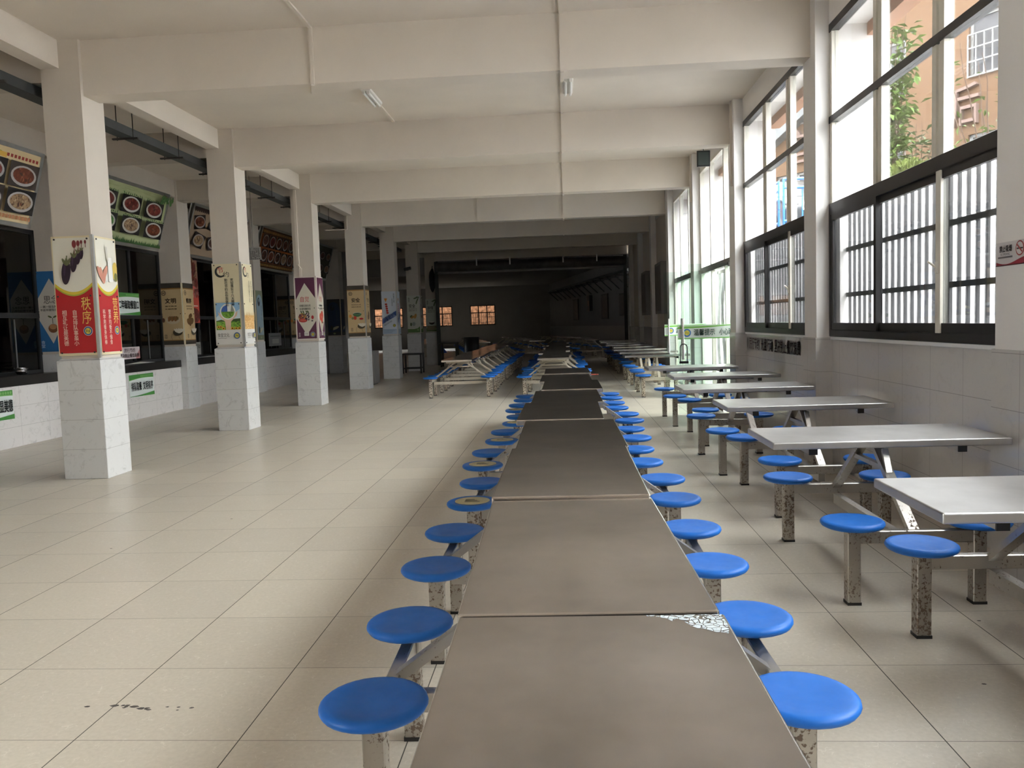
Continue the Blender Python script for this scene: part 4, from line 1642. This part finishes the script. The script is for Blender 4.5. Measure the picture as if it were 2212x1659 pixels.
sheet('food_poster', (-7.652, 15.72, 1.66), (0, 1, 0), .95, 1.30, 'tall red food poster on the glass under the brown menu board', 'poster', food_poster)
sheet('food_poster', (-7.652, 19.3, 1.66), (0, 1, 0), .8, 1.30, 'tall red food poster on the glass under the orange menu board', 'poster', food_poster)


def sched(a):
    a.rect(0, 0, 1, 1, S(160, 158, 154))
    for i in range(9):
        for j in range(7):
            if random.random() < .85:
                a.rect(.06 + j * .13, .06 + i * .095, .06 + j * .13 + random.uniform(.05, .11), .11 + i * .095, S(84, 80, 78))


sb = sheet('schedule_board', (-5.95, 15.05, 2.78), (1, 0, 0), .30, .24, 'small white printed schedule board hanging by a wire behind the second column', 'schedule', sched)
MB().tube([(.15, -.002, .24), (.15, -.002, 1.555)], .004, 0, 6).build('wire', ROD, sb)

# ------------------------------------------------------------------ ceiling fittings
def tube_light(x, y, label):
    T = thing('tube_light', label, 'ceiling light', (x, y, CEIL), 0, 'twin tube ceiling lights')
    MB().box(-.06, .06, -.33, .33, -.035, 0).build('housing', WHITE_PL, T, .004, 1)
    for s in (-.03, .03):
        t = MB().tube([(s, -.30, -.055), (s, .30, -.055)], .014, 0, 12).build('tube', P('unlit_tube', (.85, .85, .83), .3), T)
        for q in (-.305, .305):
            MB().box(s - .014, s + .014, q - .012, q + .012, -.07, -.03).build('socket', WHITE_PL, t)


tube_light(-2.33, 10.27, 'unlit twin tube light on the ceiling left of the middle')
tube_light(.12, 10.22, 'unlit twin tube light on the ceiling beside the long cable duct')


def duct(name, pts, label, w=.035, t=.02, mat=PLASTER):
    mb = MB()
    for p, q in zip(pts, pts[1:]):
        mb.bar(p, q, w, t)
    o = mb.build(name, WHITE_PL if mat is None else mat)
    return tag(o, label, 'cable duct')


c = CEIL - .012
pts = []
for y in COLY[1:]:
    f0, f1 = y + .063, y + .357
    pts += [(.04, f0, c), (.04, f0, 3.788), (.04, f1, 3.788), (.04, f1, c)]
duct('cable_duct', [(.03, 2.0, c)] + pts, 'long white cable duct running down the middle of the ceiling')
y = COLY[2]
duct('cable_duct', [(-2.36, 5.2, c), (-2.36, y + .063, c), (-2.36, y + .063, 3.788), (-2.45, y + .357, 3.788), (-2.45, y + .357, c), (-2.36, 9.90, c)], 'white cable duct stepping over the first beam to the left light')
duct('cable_duct', [(-2.33, 10.66, c), (-2.33, 11.57, c)], 'short white cable duct behind the left tube light')
for yy, x, k in ((18.82, -1.95, 'fourth'), (22.42, -1.55, 'fifth')):
    duct('cable_duct', [(x, yy + .063, c), (x, yy + .063, 3.80)], 'thin white cable duct down the face of the %s beam' % k, .03)
duct('cable_duct', [(-4.97, COLY[4] + .018, 4.05), (-4.97, COLY[4] + .018, 2.66), (-4.93, COLY[4] + .018, 2.60), (-4.93, COLY[4] + .018, 2.44)], 'white cable duct running down the front of the third column', .05, .022)
duct('cable_duct', [(-4.99, COLY[5] - .0, 4.05), (-4.99, COLY[5] - .0, 3.74), (-5.5, COLY[5] - .0, 3.74)], 'thin cable duct bent around the top of the fourth column', .022, .02)
for y, k in ((11.34, 'second'), (14.90, 'third')):
    duct('cable_duct', [(2.325, y + .10, CEIL), (2.325, y + .10, 3.2 if k == 'second' else 3.5)], 'thin cable duct at the top of the %s window pillar' % k, .03, .015)

# cable tray over the serving aisle
T = thing('cable_tray', 'dark grey cable tray hung under the ceiling left of the columns', 'cable tray', (-5.24, 10, 3.83))
MB().box(-.085, .085, -16, 16, .0, .10).build('trough', TRAY, T)
y = -12.0
while y < 16:
    h = MB()
    for s in (-.10, .10):
        h.tube([(s, y, -.04), (s, y, .505)], .006, 0, 6)
    h.bar((-.16, y, -.02), (.16, y, -.02), .03, .02)
    h.build('hanger', ROD, T)
    y += 1.17

# no-smoking sign on the nearest window pillar
def nosmoke(a):
    a.rect(0, 0, 1, 1, S(206, 202, 202))
    a.poly([(0, 0), (1, 0), (1, .34)] + [(1 - i / 16, .20 + .12 * math.cos(i / 16 * PI * 1.5) - .02 * i / 16) for i in range(17)], S(150, 44, 62))
    a.poly([(0, .0), (1, .0), (1, .04), (0, .04)], S(70, 34, 40))
    a.text('禁止吸烟', .12, .58, .52, .86, S(40, 36, 40), .02)
    a.text('NO SMOKING', .16, .44, .46, .54, S(70, 66, 70))
    a.line([(.08, .36), (.55, .36)], .03, S(110, 106, 108))
    a.ell(.78, .66, .13, .13, S(160, 60, 60), 24)
    a.ell(.78, .66, .108, .108, S(206, 202, 202), 24)
    a.rect(.69, .62, .88, .68, S(60, 50, 50))
    a.line([(.70, .82), (.86, .50)], .028, S(160, 60, 60))


N = sheet('no_smoking_sign', (2.339, 4.585, 1.643), (0, -1, 0), .30, .125, 'white and red no smoking sign on the nearest window pillar', 'sign', nosmoke)

# slogan stuck to the tiles under the second window
a = Art((2.4795, 11.30, .985), (0, -1, 0), (0, 0, 1), 2.55, .155, .0008)
RD, WT = S(86, 52, 62), S(150, 146, 144)
for t, x0, x1 in (('厉行节约', .055, .275), ('光盘行动', .315, .545), ('坚决制止餐饮浪费', .575, .995)):
    a.text(t, x0 - .004, -.02, x1 + .004, 1.02, WT, .02)
    a.text(t, x0, 0, x1, 1, RD, .004, over=2)
a.ell(.022, .5, .022, .032, WT, 20)
a.ell(.022, .5, .018, .026, S(120, 116, 114), 20)
sl = thing('wall_slogan', 'dark red slogan lettering stuck on the tiles below the second window', 'lettering', (0, 0, 0))
a.build(sl, 'emblem', 'lettering')

# hanging exit sign by the door, roller shutter, wall camera and bag
ex_ = thing('exit_sign', 'dark exit sign hanging above the glass door near the third window pillar', 'sign', (2.30, 12.9, 3.98))
MB().box(-.20, .0, -.02, .02, -.24, 0).build('case', BLACK, ex_, .004, 1)
MB().box(-.18, -.02, -.0215, -.0205, -.22, -.02).build('face', S(60, 70, 66), ex_)
MB().tube([(-.1, 0, 0), (-.1, 0, .34)], .006, 0, 6).build('rod', ROD, ex_)

SH = thing('roller_shutter', 'dark roller shutter box and rails in the opening at the end of the bright hall', 'shutter', (-1.2, 29.45, 0))
sm_ = MB()
sm_.tube([(-3.4, 0, 3.55), (3.4, 0, 3.55)], .17, 0, 18)
sm_.build('shutter_roll', P('dusty_shutter', (.10, .095, .09), .55, .5, var=.3, scale=3), SH)
MB().box(-3.4, 3.4, -.03, .03, 3.30, 3.36).build('bottom_bar', P('shutter_bar', (.22, .21, .20), .5, .6), SH)
for x in (-3.40, 3.40):
    MB().box(x - .06, x + .06, -.06, .06, 0, 3.75).build('guide_rail', TRAY, SH)
for x in (-1.9, -.7, 1.2, 2.4):
    MB().box(x - .02, x + .02, -.2, -.16, 3.55, 3.82).build('bracket', ALU, SH)
wc = thing('wall_camera', 'small dark security camera on the sixth column', 'camera', (-4.99, COLY[7] - .0, 3.25))
MB().tube([(0, .03, 0), (0, -.08, .02)], .015, 0, 8).build('bracket', BLACK, wc)
MB().tube([(-.10, -.10, .02), (.12, -.10, .06)], .05, 0, 12).build('housing', BLACK, wc)
bag = MB()
bag.ball((0, 0, 0), .12, .06, .42, 0, 12, 8, .08)
bag.tube([(0, 0, .38), (.02, .03, .52)], .012, 0, 6)
o = bag.build('hanging_bag', P('black_cloth', (.012, .012, .013), .9))
o.location = (-4.78, COLY[8] - .05, 3.1)
tag(o, 'black bag hanging on the seventh column beside the shutter opening', 'bag')

# ------------------------------------------------------------------ dark furniture by the columns
def stool_table(x, y, w, d, h, label, cat, mat):
    T = thing('side_table', label, cat, (x, y, 0))
    MB().box(-w / 2, w / 2, -d / 2, d / 2, h - .05, h).build('top', mat, T, .004, 1)
    for a in (-1, 1):
        for b in (-1, 1):
            MB().box(a * (w / 2 - .03) - .025, a * (w / 2 - .03) + .025, b * (d / 2 - .03) - .025, b * (d / 2 - .03) + .025, 0, h - .05).build('leg', mat, T)
    r = MB()
    r.box(-w / 2 + .03, w / 2 - .03, -d / 2 + .02, -d / 2 + .04, .14, .18)
    r.box(-w / 2 + .03, w / 2 - .03, d / 2 - .04, d / 2 - .02, .14, .18)
    r.build('stretcher', mat, T)
    return T


DKM = P('dark_grey_metal', (.06, .058, .055), .5, .4)
stool_table(-4.72, 24.9, .62, .5, .62, 'dark metal stand in front of the sixth column', 'stand', DKM)
stool_table(-4.05, 28.2, .6, .5, .85, 'dark metal stand beside the seventh column', 'stand', DKM)
cb = thing('metal_cabinet', 'dark metal cabinet standing between the fourth and fifth columns', 'cabinet', (-5.05, 20.4, 0))
MB().box(-.24, .24, -.3, .3, .03, .86).build('body', P('cabinet_paint', (.20, .19, .18), .5), cb, .006, 1)
MB().box(-.20, .20, -.312, -.3, .1, .80).build('door', P('cabinet_paint', (.20, .19, .18), .5), cb)
MB().tube([(.12, -.312, .60), (.12, -.335, .60)], .03, 0, 12).build('knob', BLACK, cb)
for s in (-.18, .18):
    MB().box(s - .02, s + .02, -.25, .25, 0, .03).build('foot', BLACK, cb)
bn_ = thing('waste_bin', 'tall black waste bin by the shutter opening', 'bin', (-3.55, 30.6, 0))
MB().lathe([(.26, 0), (.30, .95), (.28, .95), (.24, .05), (.001, .05)], 0, 0, 0, 20).build('body', BLACK, bn_)
MB().lathe([(.31, .93), (.31, .97), (.29, .98)], 0, 0, 0, 20).build('rim', BLACK, bn_)

# ------------------------------------------------------------------ dark far hall, turned about ten degrees to the left
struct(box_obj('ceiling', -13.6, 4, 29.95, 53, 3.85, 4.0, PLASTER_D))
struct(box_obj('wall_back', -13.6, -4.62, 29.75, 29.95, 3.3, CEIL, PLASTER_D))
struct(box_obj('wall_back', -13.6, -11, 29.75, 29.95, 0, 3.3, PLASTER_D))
struct(box_obj('beam', -4.67, 2.4, 29.7, 29.97, 3.80, CEIL + .1, PLASTER))
DK_TILE = tile_wall('dim_wall_tile', (.20, .19, .185), .3, 1.2, .3, 0, .6, axis=0)  # wall tile darkened in colour to deepen the far hall's shade
far_w = empty('wall_right', (2.9, 29.7, 0), math.radians(9.7))
struct(far_w)
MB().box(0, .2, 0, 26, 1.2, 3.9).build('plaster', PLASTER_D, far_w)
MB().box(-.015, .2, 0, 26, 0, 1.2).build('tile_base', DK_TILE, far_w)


def farpt(d, off, z):
    t = math.radians(9.7)
    return (2.9 - math.sin(t) * d + off * -math.cos(t), 29.7 + math.cos(t) * d + off * -math.sin(t), z)


# far wall with barred windows
FY = 52.0
FWIN = [(-6.05, -4.42), (-9.15, -7.2), (-12.3, -10.4)]
xs = [-13.6] + [v for w in reversed(FWIN) for v in w] + [4]
fw = MB()
fw.box(-13.6, 4, FY, FY + .25, 0, 1.40)
fw.box(-13.6, 4, FY, FY + .25, 2.68, 4)
for i in range(0, len(xs), 2):
    fw.box(xs[i], xs[i + 1], FY, FY + .25, 1.40, 2.68)
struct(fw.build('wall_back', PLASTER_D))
for k, (a, b) in enumerate(FWIN):
    W = struct(empty('window_%d' % (20 + k), ((a + b) / 2, FY + .1, 1.40)))
    h = (b - a) / 2
    f = MB()
    for x in (-h + .03, -h / 3, h / 3, h - .03):
        f.box(x - .03, x + .03, -.03, .03, 0, 1.28)
    for z in (.03, .80, 1.25):
        f.box(-h, h, -.03, .03, z - .03, z + .03)
    f.build('frame', BRONZE, W)
    MB().box(-h, h, -.003, .003, 0, 1.28).build('pane', GLASS, W)
    G = thing('security_grille', 'dark bar grille outside the %s window of the far wall' % ('right', 'middle', 'left')[k], 'window grille', ((a + b) / 2, FY + .262, 1.40))
    for z in (.18, .52):
        MB().box(-h, h, -.012, .012, z - .012, z + .012).build('rail', BAR_STEEL, G)
    for i in range(int(2 * h / .13)):
        x = -h + .07 + i * .13
        MB().box(x - .010, x + .010, -.010, .010, 0, .80).build('bar', BAR_STEEL, G)
struct(box_obj('exterior_rock_wall', -20, 6, FY + 3.2, FY + 3.6, -.1, 3.6, STONE))
# left side of the far hall with an unseen side window added to light it
lw = MB()
lw.box(-13.6, -13.4, 29.95, 31.0, 0, 4)
lw.box(-13.6, -13.4, 31.8, FY, 0, 4)
for a, b in ((31.0, 31.8),):
    lw.box(-13.6, -13.4, a, b, 0, 1.1)
    lw.box(-13.6, -13.4, a, b, 3.4, 4)
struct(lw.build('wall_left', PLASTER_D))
for k, (a, b) in enumerate(((31.0, 31.8),)):
    W = struct(empty('window_%d' % (24 + k), (-13.5, (a + b) / 2, 1.1)))
    f = MB()
    h = (b - a) / 2
    for yy in (-h + .03, 0, h - .03):
        f.box(-.03, .03, yy - .03, yy + .03, 0, 2.3)
    f.box(-.03, .03, -h, h, 0, .06)
    f.box(-.03, .03, -h, h, 2.24, 2.3)
    f.build('frame', ALU, W)
    MB().box(-.003, .003, -h, h, .06, 2.24).build('pane', GLASS, W)

# fittings on the far right wall
brk = thing('bracket_shelf', 'long dark pipe on triangular wall brackets along the far right wall', 'pipe', farpt(0, 0, 0), math.radians(9.7))
MB().tube([(-.45, -2.5 + 3.0, 3.25), (-.45, 20, 3.25)], .06, 0, 10).build('pipe', TRAY, brk)
for i in range(14):
    y = 1.0 + i * 1.4
    b = MB()
    b.bar((-.01, y, 3.18), (-.55, y, 3.18), .04, .04)
    b.bar((-.01, y, 2.70), (-.50, y, 3.16), .04, .04)
    b.build('bracket', TRAY, brk)
NB = P('notice_board_print', (.10, .095, .09), .5, var=.3, scale=6)
for d, z, w, h, lab in ((6.5, 1.5, 1.3, 1.1, 'framed notice board nearest the shutter on the far right wall'), (13.5, 1.5, 1.4, 1.1, 'framed notice board deeper on the far right wall'), (3.3, 1.6, .8, .9, 'small framed notice next to the shutter on the far right wall')):
    T = thing('notice_board', lab, 'notice board', farpt(d, .0, z), math.radians(9.7))
    MB().box(-.05, 0, -w / 2, w / 2, 0, h).build('frame', DKM, T)
    MB().box(-.054, -.05, -w / 2 + .06, w / 2 - .06, .06, h - .06).build('print', NB, T)
hb = thing('hanging_clock_box', 'small dark box with a pale face hanging on the far right wall', 'wall box', farpt(9.5, .0, 1.9), math.radians(9.7))
MB().box(-.16, 0, -.25, .25, 0, .75).build('case', BLACK, hb)
MB().box(-.165, -.16, -.12, .12, .25, .5).build('face', S(150, 120, 90), hb)
for yy, k in ((20.4, 'fourth'), (24.1, 'fifth')):
    T = thing('wall_cabinet', 'grey wall notice case past the %s window pillar on the right wall' % k, 'notice case', (2.48, yy, 1.55))
    MB().box(-.16, 0, -.65, .65, 0, 1.25).build('case', P('grey_case_paint', (.20, .19, .185), .5), T, .005, 1)
    MB().box(-.163, -.16, -.58, .58, .07, 1.18).build('front', NB, T)

# ------------------------------------------------------------------ outside: court, terrace, orange building, plants, railing, car
struct(box_obj('ground', 2.9, 40, -12, 60, -.2, -.02, P('concrete_ground', (.36, .355, .345), .9, var=.15, scale=1.2)))
struct(box_obj('terrace', 5.25, 30, -12, 13.68, -.02, 2.55, P('terrace_concrete', (.20, .195, .185), .9, var=.15, scale=1.2, spec=0.1)))
struct(box_obj('terrace', 4.03, 30, 13.7, 21.4, -.02, 2.82, P('terrace_concrete', (.20, .195, .185), .9, var=.15, scale=1.2, spec=0.1)))

BD = Vector((-0.57077, 0.82111, 0))
ang = math.atan2(BD.y, BD.x)
BLD = thing('orange_building', 'orange tiled building with white barred windows across the yard', 'building', (8.8, 17.0, 0), ang)
# local x runs along the facade away from the camera, local y points towards the yard when negative side... facade at y=0
WINS = []
for z0, z1, rows in ((6.13, 7.35, 1), (3.62, 4.98, 1)):
    for s in (.02, 2.72, 4.7):
        WINS.append((s - .60, s + .72, z0, z1))
    if z0 < 4:
        WINS = [w for w in WINS if not (w[2] < 4 and w[0] > 3.5)]
        WINS.append((4.4, 5.7, 3.62, 4.96))
xs = sorted(set([-1.0, 5.95] + [v for w in WINS for v in w[:2]]))
fb = MB()
SG = 1  # yard side is +y local
fb.box(-1.0, 5.95, -.6, -.25, -.1, 8.4)
zs = sorted(set([-.1, 8.4] + [v for w in WINS for v in w[2:]]))
for xa, xb in zip(xs, xs[1:]):
    for za, zb in zip(zs, zs[1:]):
        mx, mz = (xa + xb) / 2, (za + zb) / 2
        if any(w[0] < mx < w[1] and w[2] < mz < w[3] for w in WINS):
            continue
        fb.box(xa, xb, -.25, 0, za, zb)
fb.build('facade', FACADE, BLD)
WFR = P('white_window_frame', (.17, .17, .17), .5, spec=0.1)
WGL = P('curtained_pane', (.055, .055, .06), .25, var=.25, scale=3, spec=0.1)
for a, b, z0, z1 in WINS:
    f = MB()
    for x in (a + .03, (a + b) / 2, b - .03):
        f.box(x - .03, x + .03, -.12, -.06, z0, z1)
    for z in (z0 + .03, z1 - .03):
        f.box(a, b, -.12, -.06, z - .03, z + .03)
    f = f.build('window', WFR, BLD)
    MB().box(a, b, -.10, -.09, z0, z1).build('pane', WGL, f)
    g = MB()
    n = max(4, int((b - a) / .16))
    for i in range(n + 1):
        x = a + (b - a) * i / n
        g.box(x - .012, x + .012, .02, .045, z0 - .02, z0 + (z1 - z0) * .68)
    for q in (0, .24, .46, .68):
        z = z0 + (z1 - z0) * q
        g.box(a, b, .02, .05, z - .013, z + .013)
    g.build('grille', WFR, f)
PINK = P('pale_relief_letter', (.115, .08, .07), .6, spec=0.1)
for s0, s1, ch in ((.48, 1.05, '后'), (2.30, 2.85, '勤'), (4.3, 5.1, '堂')):
    vs_, fs_ = text_geo(ch)
    mb = MB()
    for dep in (.0, .10):
        # mirrored in local x so that it reads from the yard
        mb.add([(s1 - x * (s1 - s0), dep + .002, 5.18 + y * .82) for x, y in vs_], fs_ if dep == 0 else [tuple(reversed(f)) for f in fs_])
    n = len(vs_)
    ed = {}
    for f in fs_:
        for i in range(len(f)):
            e = (f[i], f[(i + 1) % len(f)])
            if (e[1], e[0]) in ed:
                del ed[(e[1], e[0])]
            else:
                ed[e] = 1
    allf = [(a, b, b + n, a + n) for a, b in ed]
    mb2 = MB()
    mb2.add(mb.v, mb.f + allf)
    mb2.build('relief_letter', PINK, BLD)
# grey stair flank on the building, seen through the second window
sv = [(6.3, .28, 5.40), (4.2, .28, 6.49), (4.2, .28, 7.15), (6.3, .28, 7.15)]
mbs = MB()
mbs.add(sv + [(x, 0.0, z) for x, y, z in sv], [(0, 1, 2, 3), (7, 6, 5, 4), (0, 4, 5, 1), (1, 5, 6, 2), (2, 6, 7, 3), (3, 7, 4, 0)])
mbs.build('stair_flank', P('grey_render', (.10, .105, .11), .8, var=.06, scale=2, spec=0.1), BLD)

# drain pipe on the outside of the second window pillar
dp = thing('drain_pipe', 'white drain pipe on the outer pier between the first two windows', 'pipe', (2.95, 7.80, 0))
MB().tube([(0, 0, 0), (0, 0, 4.6)], .05, 0, 14).build('pipe', WHITE_OUT, dp)
for z in (1.2, 3.0, 3.35, 3.7):
    MB().tube([(0, 0, z), (0, 0, z + .05)], .06, 0, 14).build('collar', WHITE_OUT, dp)


def leafy(name, label, cat, x, y, z, h, spread, nl, seed, mat, lsz=.07, stems=5, zmin=.3):
    rnd = random.Random(seed)
    T = thing(name, label, cat, (x, y, z))
    st, lf = MB(), MB()
    for k in range(stems):
        px_, py_, pz_ = rnd.uniform(-.05, .05), rnd.uniform(-.05, .05), 0
        pts = [(px_, py_, pz_)]
        dx, dy = rnd.uniform(-1, 1) * spread, rnd.uniform(-1, 1) * spread
        H = h * rnd.uniform(.7, 1)
        for i in range(1, 8):
            t = i / 7
            pts.append((px_ + dx * t + rnd.uniform(-.03, .03), py_ + dy * t + rnd.uniform(-.03, .03), H * t))
        st.tube(pts, .016, 0, 6, .005)
        for i in range(nl // stems):
            t = rnd.uniform(zmin, 1)
            q = pts[min(6, int(t * 7))]
            c_ = Vector(q) + Vector((rnd.gauss(0, .12), rnd.gauss(0, .12), rnd.gauss(0, .10)))
            d = Vector((rnd.uniform(-1, 1), rnd.uniform(-1, 1), rnd.uniform(-.8, .3))).normalized()
            s = d.cross(Vector((rnd.uniform(-.4, .4), rnd.uniform(-.4, .4), 1))).normalized()
            L = lsz * rnd.uniform(.7, 1.3)
            up = s.cross(d) * .15 * L
            lf.add([c_, c_ + d * L * .5 + s * L * .22 + up, c_ + d * L, c_ + d * L * .5 - s * L * .22 + up], [(0, 1, 2, 3)])
    st.build('stem', P('plant_bark', (.06, .04, .03), .8, spec=0.1), T)
    lf.build('foliage', mat, T)
    return T


LEAF1 = P('bright_leaf', (.052, .085, .018), .45, var=.4, scale=3, spec=0.1)
LEAF2 = P('grey_green_leaf', (.05, .065, .032), .5, var=.4, scale=3, spec=0.1)
CON = P('cypress_green', (.065, .085, .018), .7, var=.45, scale=9, spec=0.1)
leafy('young_tree', 'tall leafy young tree left of the cream mullion of the nearest window', 'tree', 5.75, 14.95, 2.6, 4.4, .28, 800, 1, LEAF1, .18, 6, .35)
leafy('young_tree', 'thin low shrub with grey green leaves in the middle of the nearest window', 'shrub', 7.0, 17.0, 2.82, 2.7, .42, 260, 2, LEAF2, .16, 7, .35)
leafy('bare_shrub', 'mostly bare twiggy shrub in front of the relief lettering', 'shrub', 6.5, 12.9, 2.55, 2.9, .85, 90, 5, LEAF1, .13, 16, .55)
rnd = random.Random(9)
T = thing('round_conifer', 'round yellowish green conifer bush low in the nearest window', 'bush', (5.72, 13.95, 2.98))
lf = MB()
for i in range(1500):
    t = rnd.uniform(0, PI * .62)
    ph = rnd.uniform(0, 2 * PI)
    r = .52 * rnd.uniform(.6, 1.02)
    c_ = Vector((r * math.sin(t) * math.cos(ph), r * math.sin(t) * math.sin(ph), .25 + r * 1.15 * math.cos(t)))
    d = (c_ - Vector((0, 0, .0))).normalized() + Vector((rnd.gauss(0, .35), rnd.gauss(0, .35), rnd.gauss(0, .35)))
    d.normalize()
    s = d.cross(Vector((rnd.uniform(-1, 1), rnd.uniform(-1, 1), .3))).normalized()
    L = rnd.uniform(.06, .12)
    lf.add([c_ - s * .012, c_ + s * .012, c_ + d * L + s * .02, c_ + d * L * 1.15, c_ + d * L - s * .02], [(0, 1, 2, 3, 4)])
lf.ball((0, 0, .3), .33, .33, .36, 0, 14, 9)
lf.build('foliage', CON, T)
MB().tube([(0, 0, 0), (0, 0, .3)], .03, 0, 8).build('stem', P('plant_bark', (.06, .04, .03), .8, spec=0.1), T)

# blue railing along the terrace and the parked car behind it
BLU = P('blue_railing_paint', (.035, .16, .46), .4)
def railing(label, x, y, rz, L, step):
    R_ = thing('blue_railing', label, 'railing', (x, y, 2.82), rz, 'blue terrace railings')
    for z in (.34, .95, 1.11):
        MB().tube([(0, 0, z), (L, 0, z)], .026, 0, 8).build('rail', BLU, R_)
    n = int(L / step)
    for i in range(n + 1):
        main = i % 6 == 0
        MB().tube([(step * i, 0, 0 if main else .34), (step * i, 0, 1.11 if main else .95)], .022 if main else .013, 0, 6).build('post' if main else 'baluster', BLU, R_)


railing('blue steel railing on the terrace seen through the second window', 4.12, 15.6, 0, 2.6, .17)
railing('blue steel railing on the terrace seen through the glass above the door', 4.12, 15.95, PI / 2, 3.0, .30)


CARP = P('black_car_paint', (.012, .013, .015), .2, coat=.6)
CAR = thing('parked_car', 'dark car parked on the terrace behind the blue railing', 'car', (5.17, 18.55, 2.82), -PI / 2)
prof = [(-2.15, .35), (-2.2, .75), (-2.05, .95), (-1.5, 1.0), (-.9, 1.42), (.5, 1.46), (1.2, 1.02), (2.0, .92), (2.2, .70), (2.2, .35)]
body = MB()
for sgn in (-1, 1):
    pass
vs = []
for yq, sh in ((-.86, .0), (.86, .0)):
    for x, z in prof:
        ww = yq * (.86 if z > 1.1 else 1.0)
        vs.append((x, ww, z))
n = len(prof)
fs = [tuple(range(n)), tuple(reversed(range(n, 2 * n)))] + [(i, i + n, (i + 1) % n + n, (i + 1) % n) for i in range(n)]
body.add(vs, fs)
body.build('body', CARP, CAR, .05, 2)
gl_ = MB()
for sgn in (-1, 1):
    q = [(-.85, sgn * .80, 1.38), (.45, sgn * .80, 1.40), (1.0, sgn * .875, 1.06), (-1.35, sgn * .875, 1.05)]
    gl_.add(q if sgn > 0 else q[::-1], [(0, 1, 2, 3)])
gl_.build('side_glass', P('car_glass', (.03, .035, .04), .08), CAR)
MB().add([(2.26, -.5, .62), (2.26, .5, .62), (2.24, .5, .82), (2.24, -.5, .82)], [(0, 1, 2, 3)]).build('radiator_grille', CHROME, CAR)
for s in (-.68, .68):
    MB().ball((2.12, s, .80), .10, .16, .09, 0, 10, 6).build('headlamp', P('headlamp_glass', (.7, .7, .7), .1), CAR)
for x in (-1.35, 1.35):
    for s in (-.82, .82):
        wl_ = MB()
        wl_.tube([(x, s - .1, .33), (x, s + .1, .33)], .33, 0, 20)
        wl_.build('wheel', BLACK, CAR)
# ------------------------------------------------------------------ small scuffs on the floor (dirt)
rnd = random.Random(4)
sc_m = MB()
for i in range(16):
    cx_, cy_ = rnd.choice([(-1.72, 2.92), (-1.50, 2.93), (-1.60, 2.91)])
    x, y = cx_ + rnd.gauss(0, .05), cy_ + rnd.gauss(0, .012)
    r = rnd.uniform(.004, .011)
    sc_m.add([(x + r * rnd.uniform(.8, 2.2) * math.cos(2 * PI * k / 6), y + r * math.sin(2 * PI * k / 6), .0006 + i * 2e-6) for k in range(6)], [tuple(range(6))])
for x, y in ((.93, 2.03), (-2.2, 2.2), (1.55, 3.1), (1.85, 3.75), (-1.0, 1.9), (-3.1, 5.2), (-2.6, 6.0)):
    sc_m.add([(x + .010 * math.cos(2 * PI * k / 6), y + .006 * math.sin(2 * PI * k / 6), .0007) for k in range(6)], [tuple(range(6))])
so = sc_m.build('floor_dirt', P('dark_dirt', (.10, .09, .08), .9))
tag(so, 'small dark scuffs and crumbs scattered on the beige floor', 'dirt', kind='stuff')
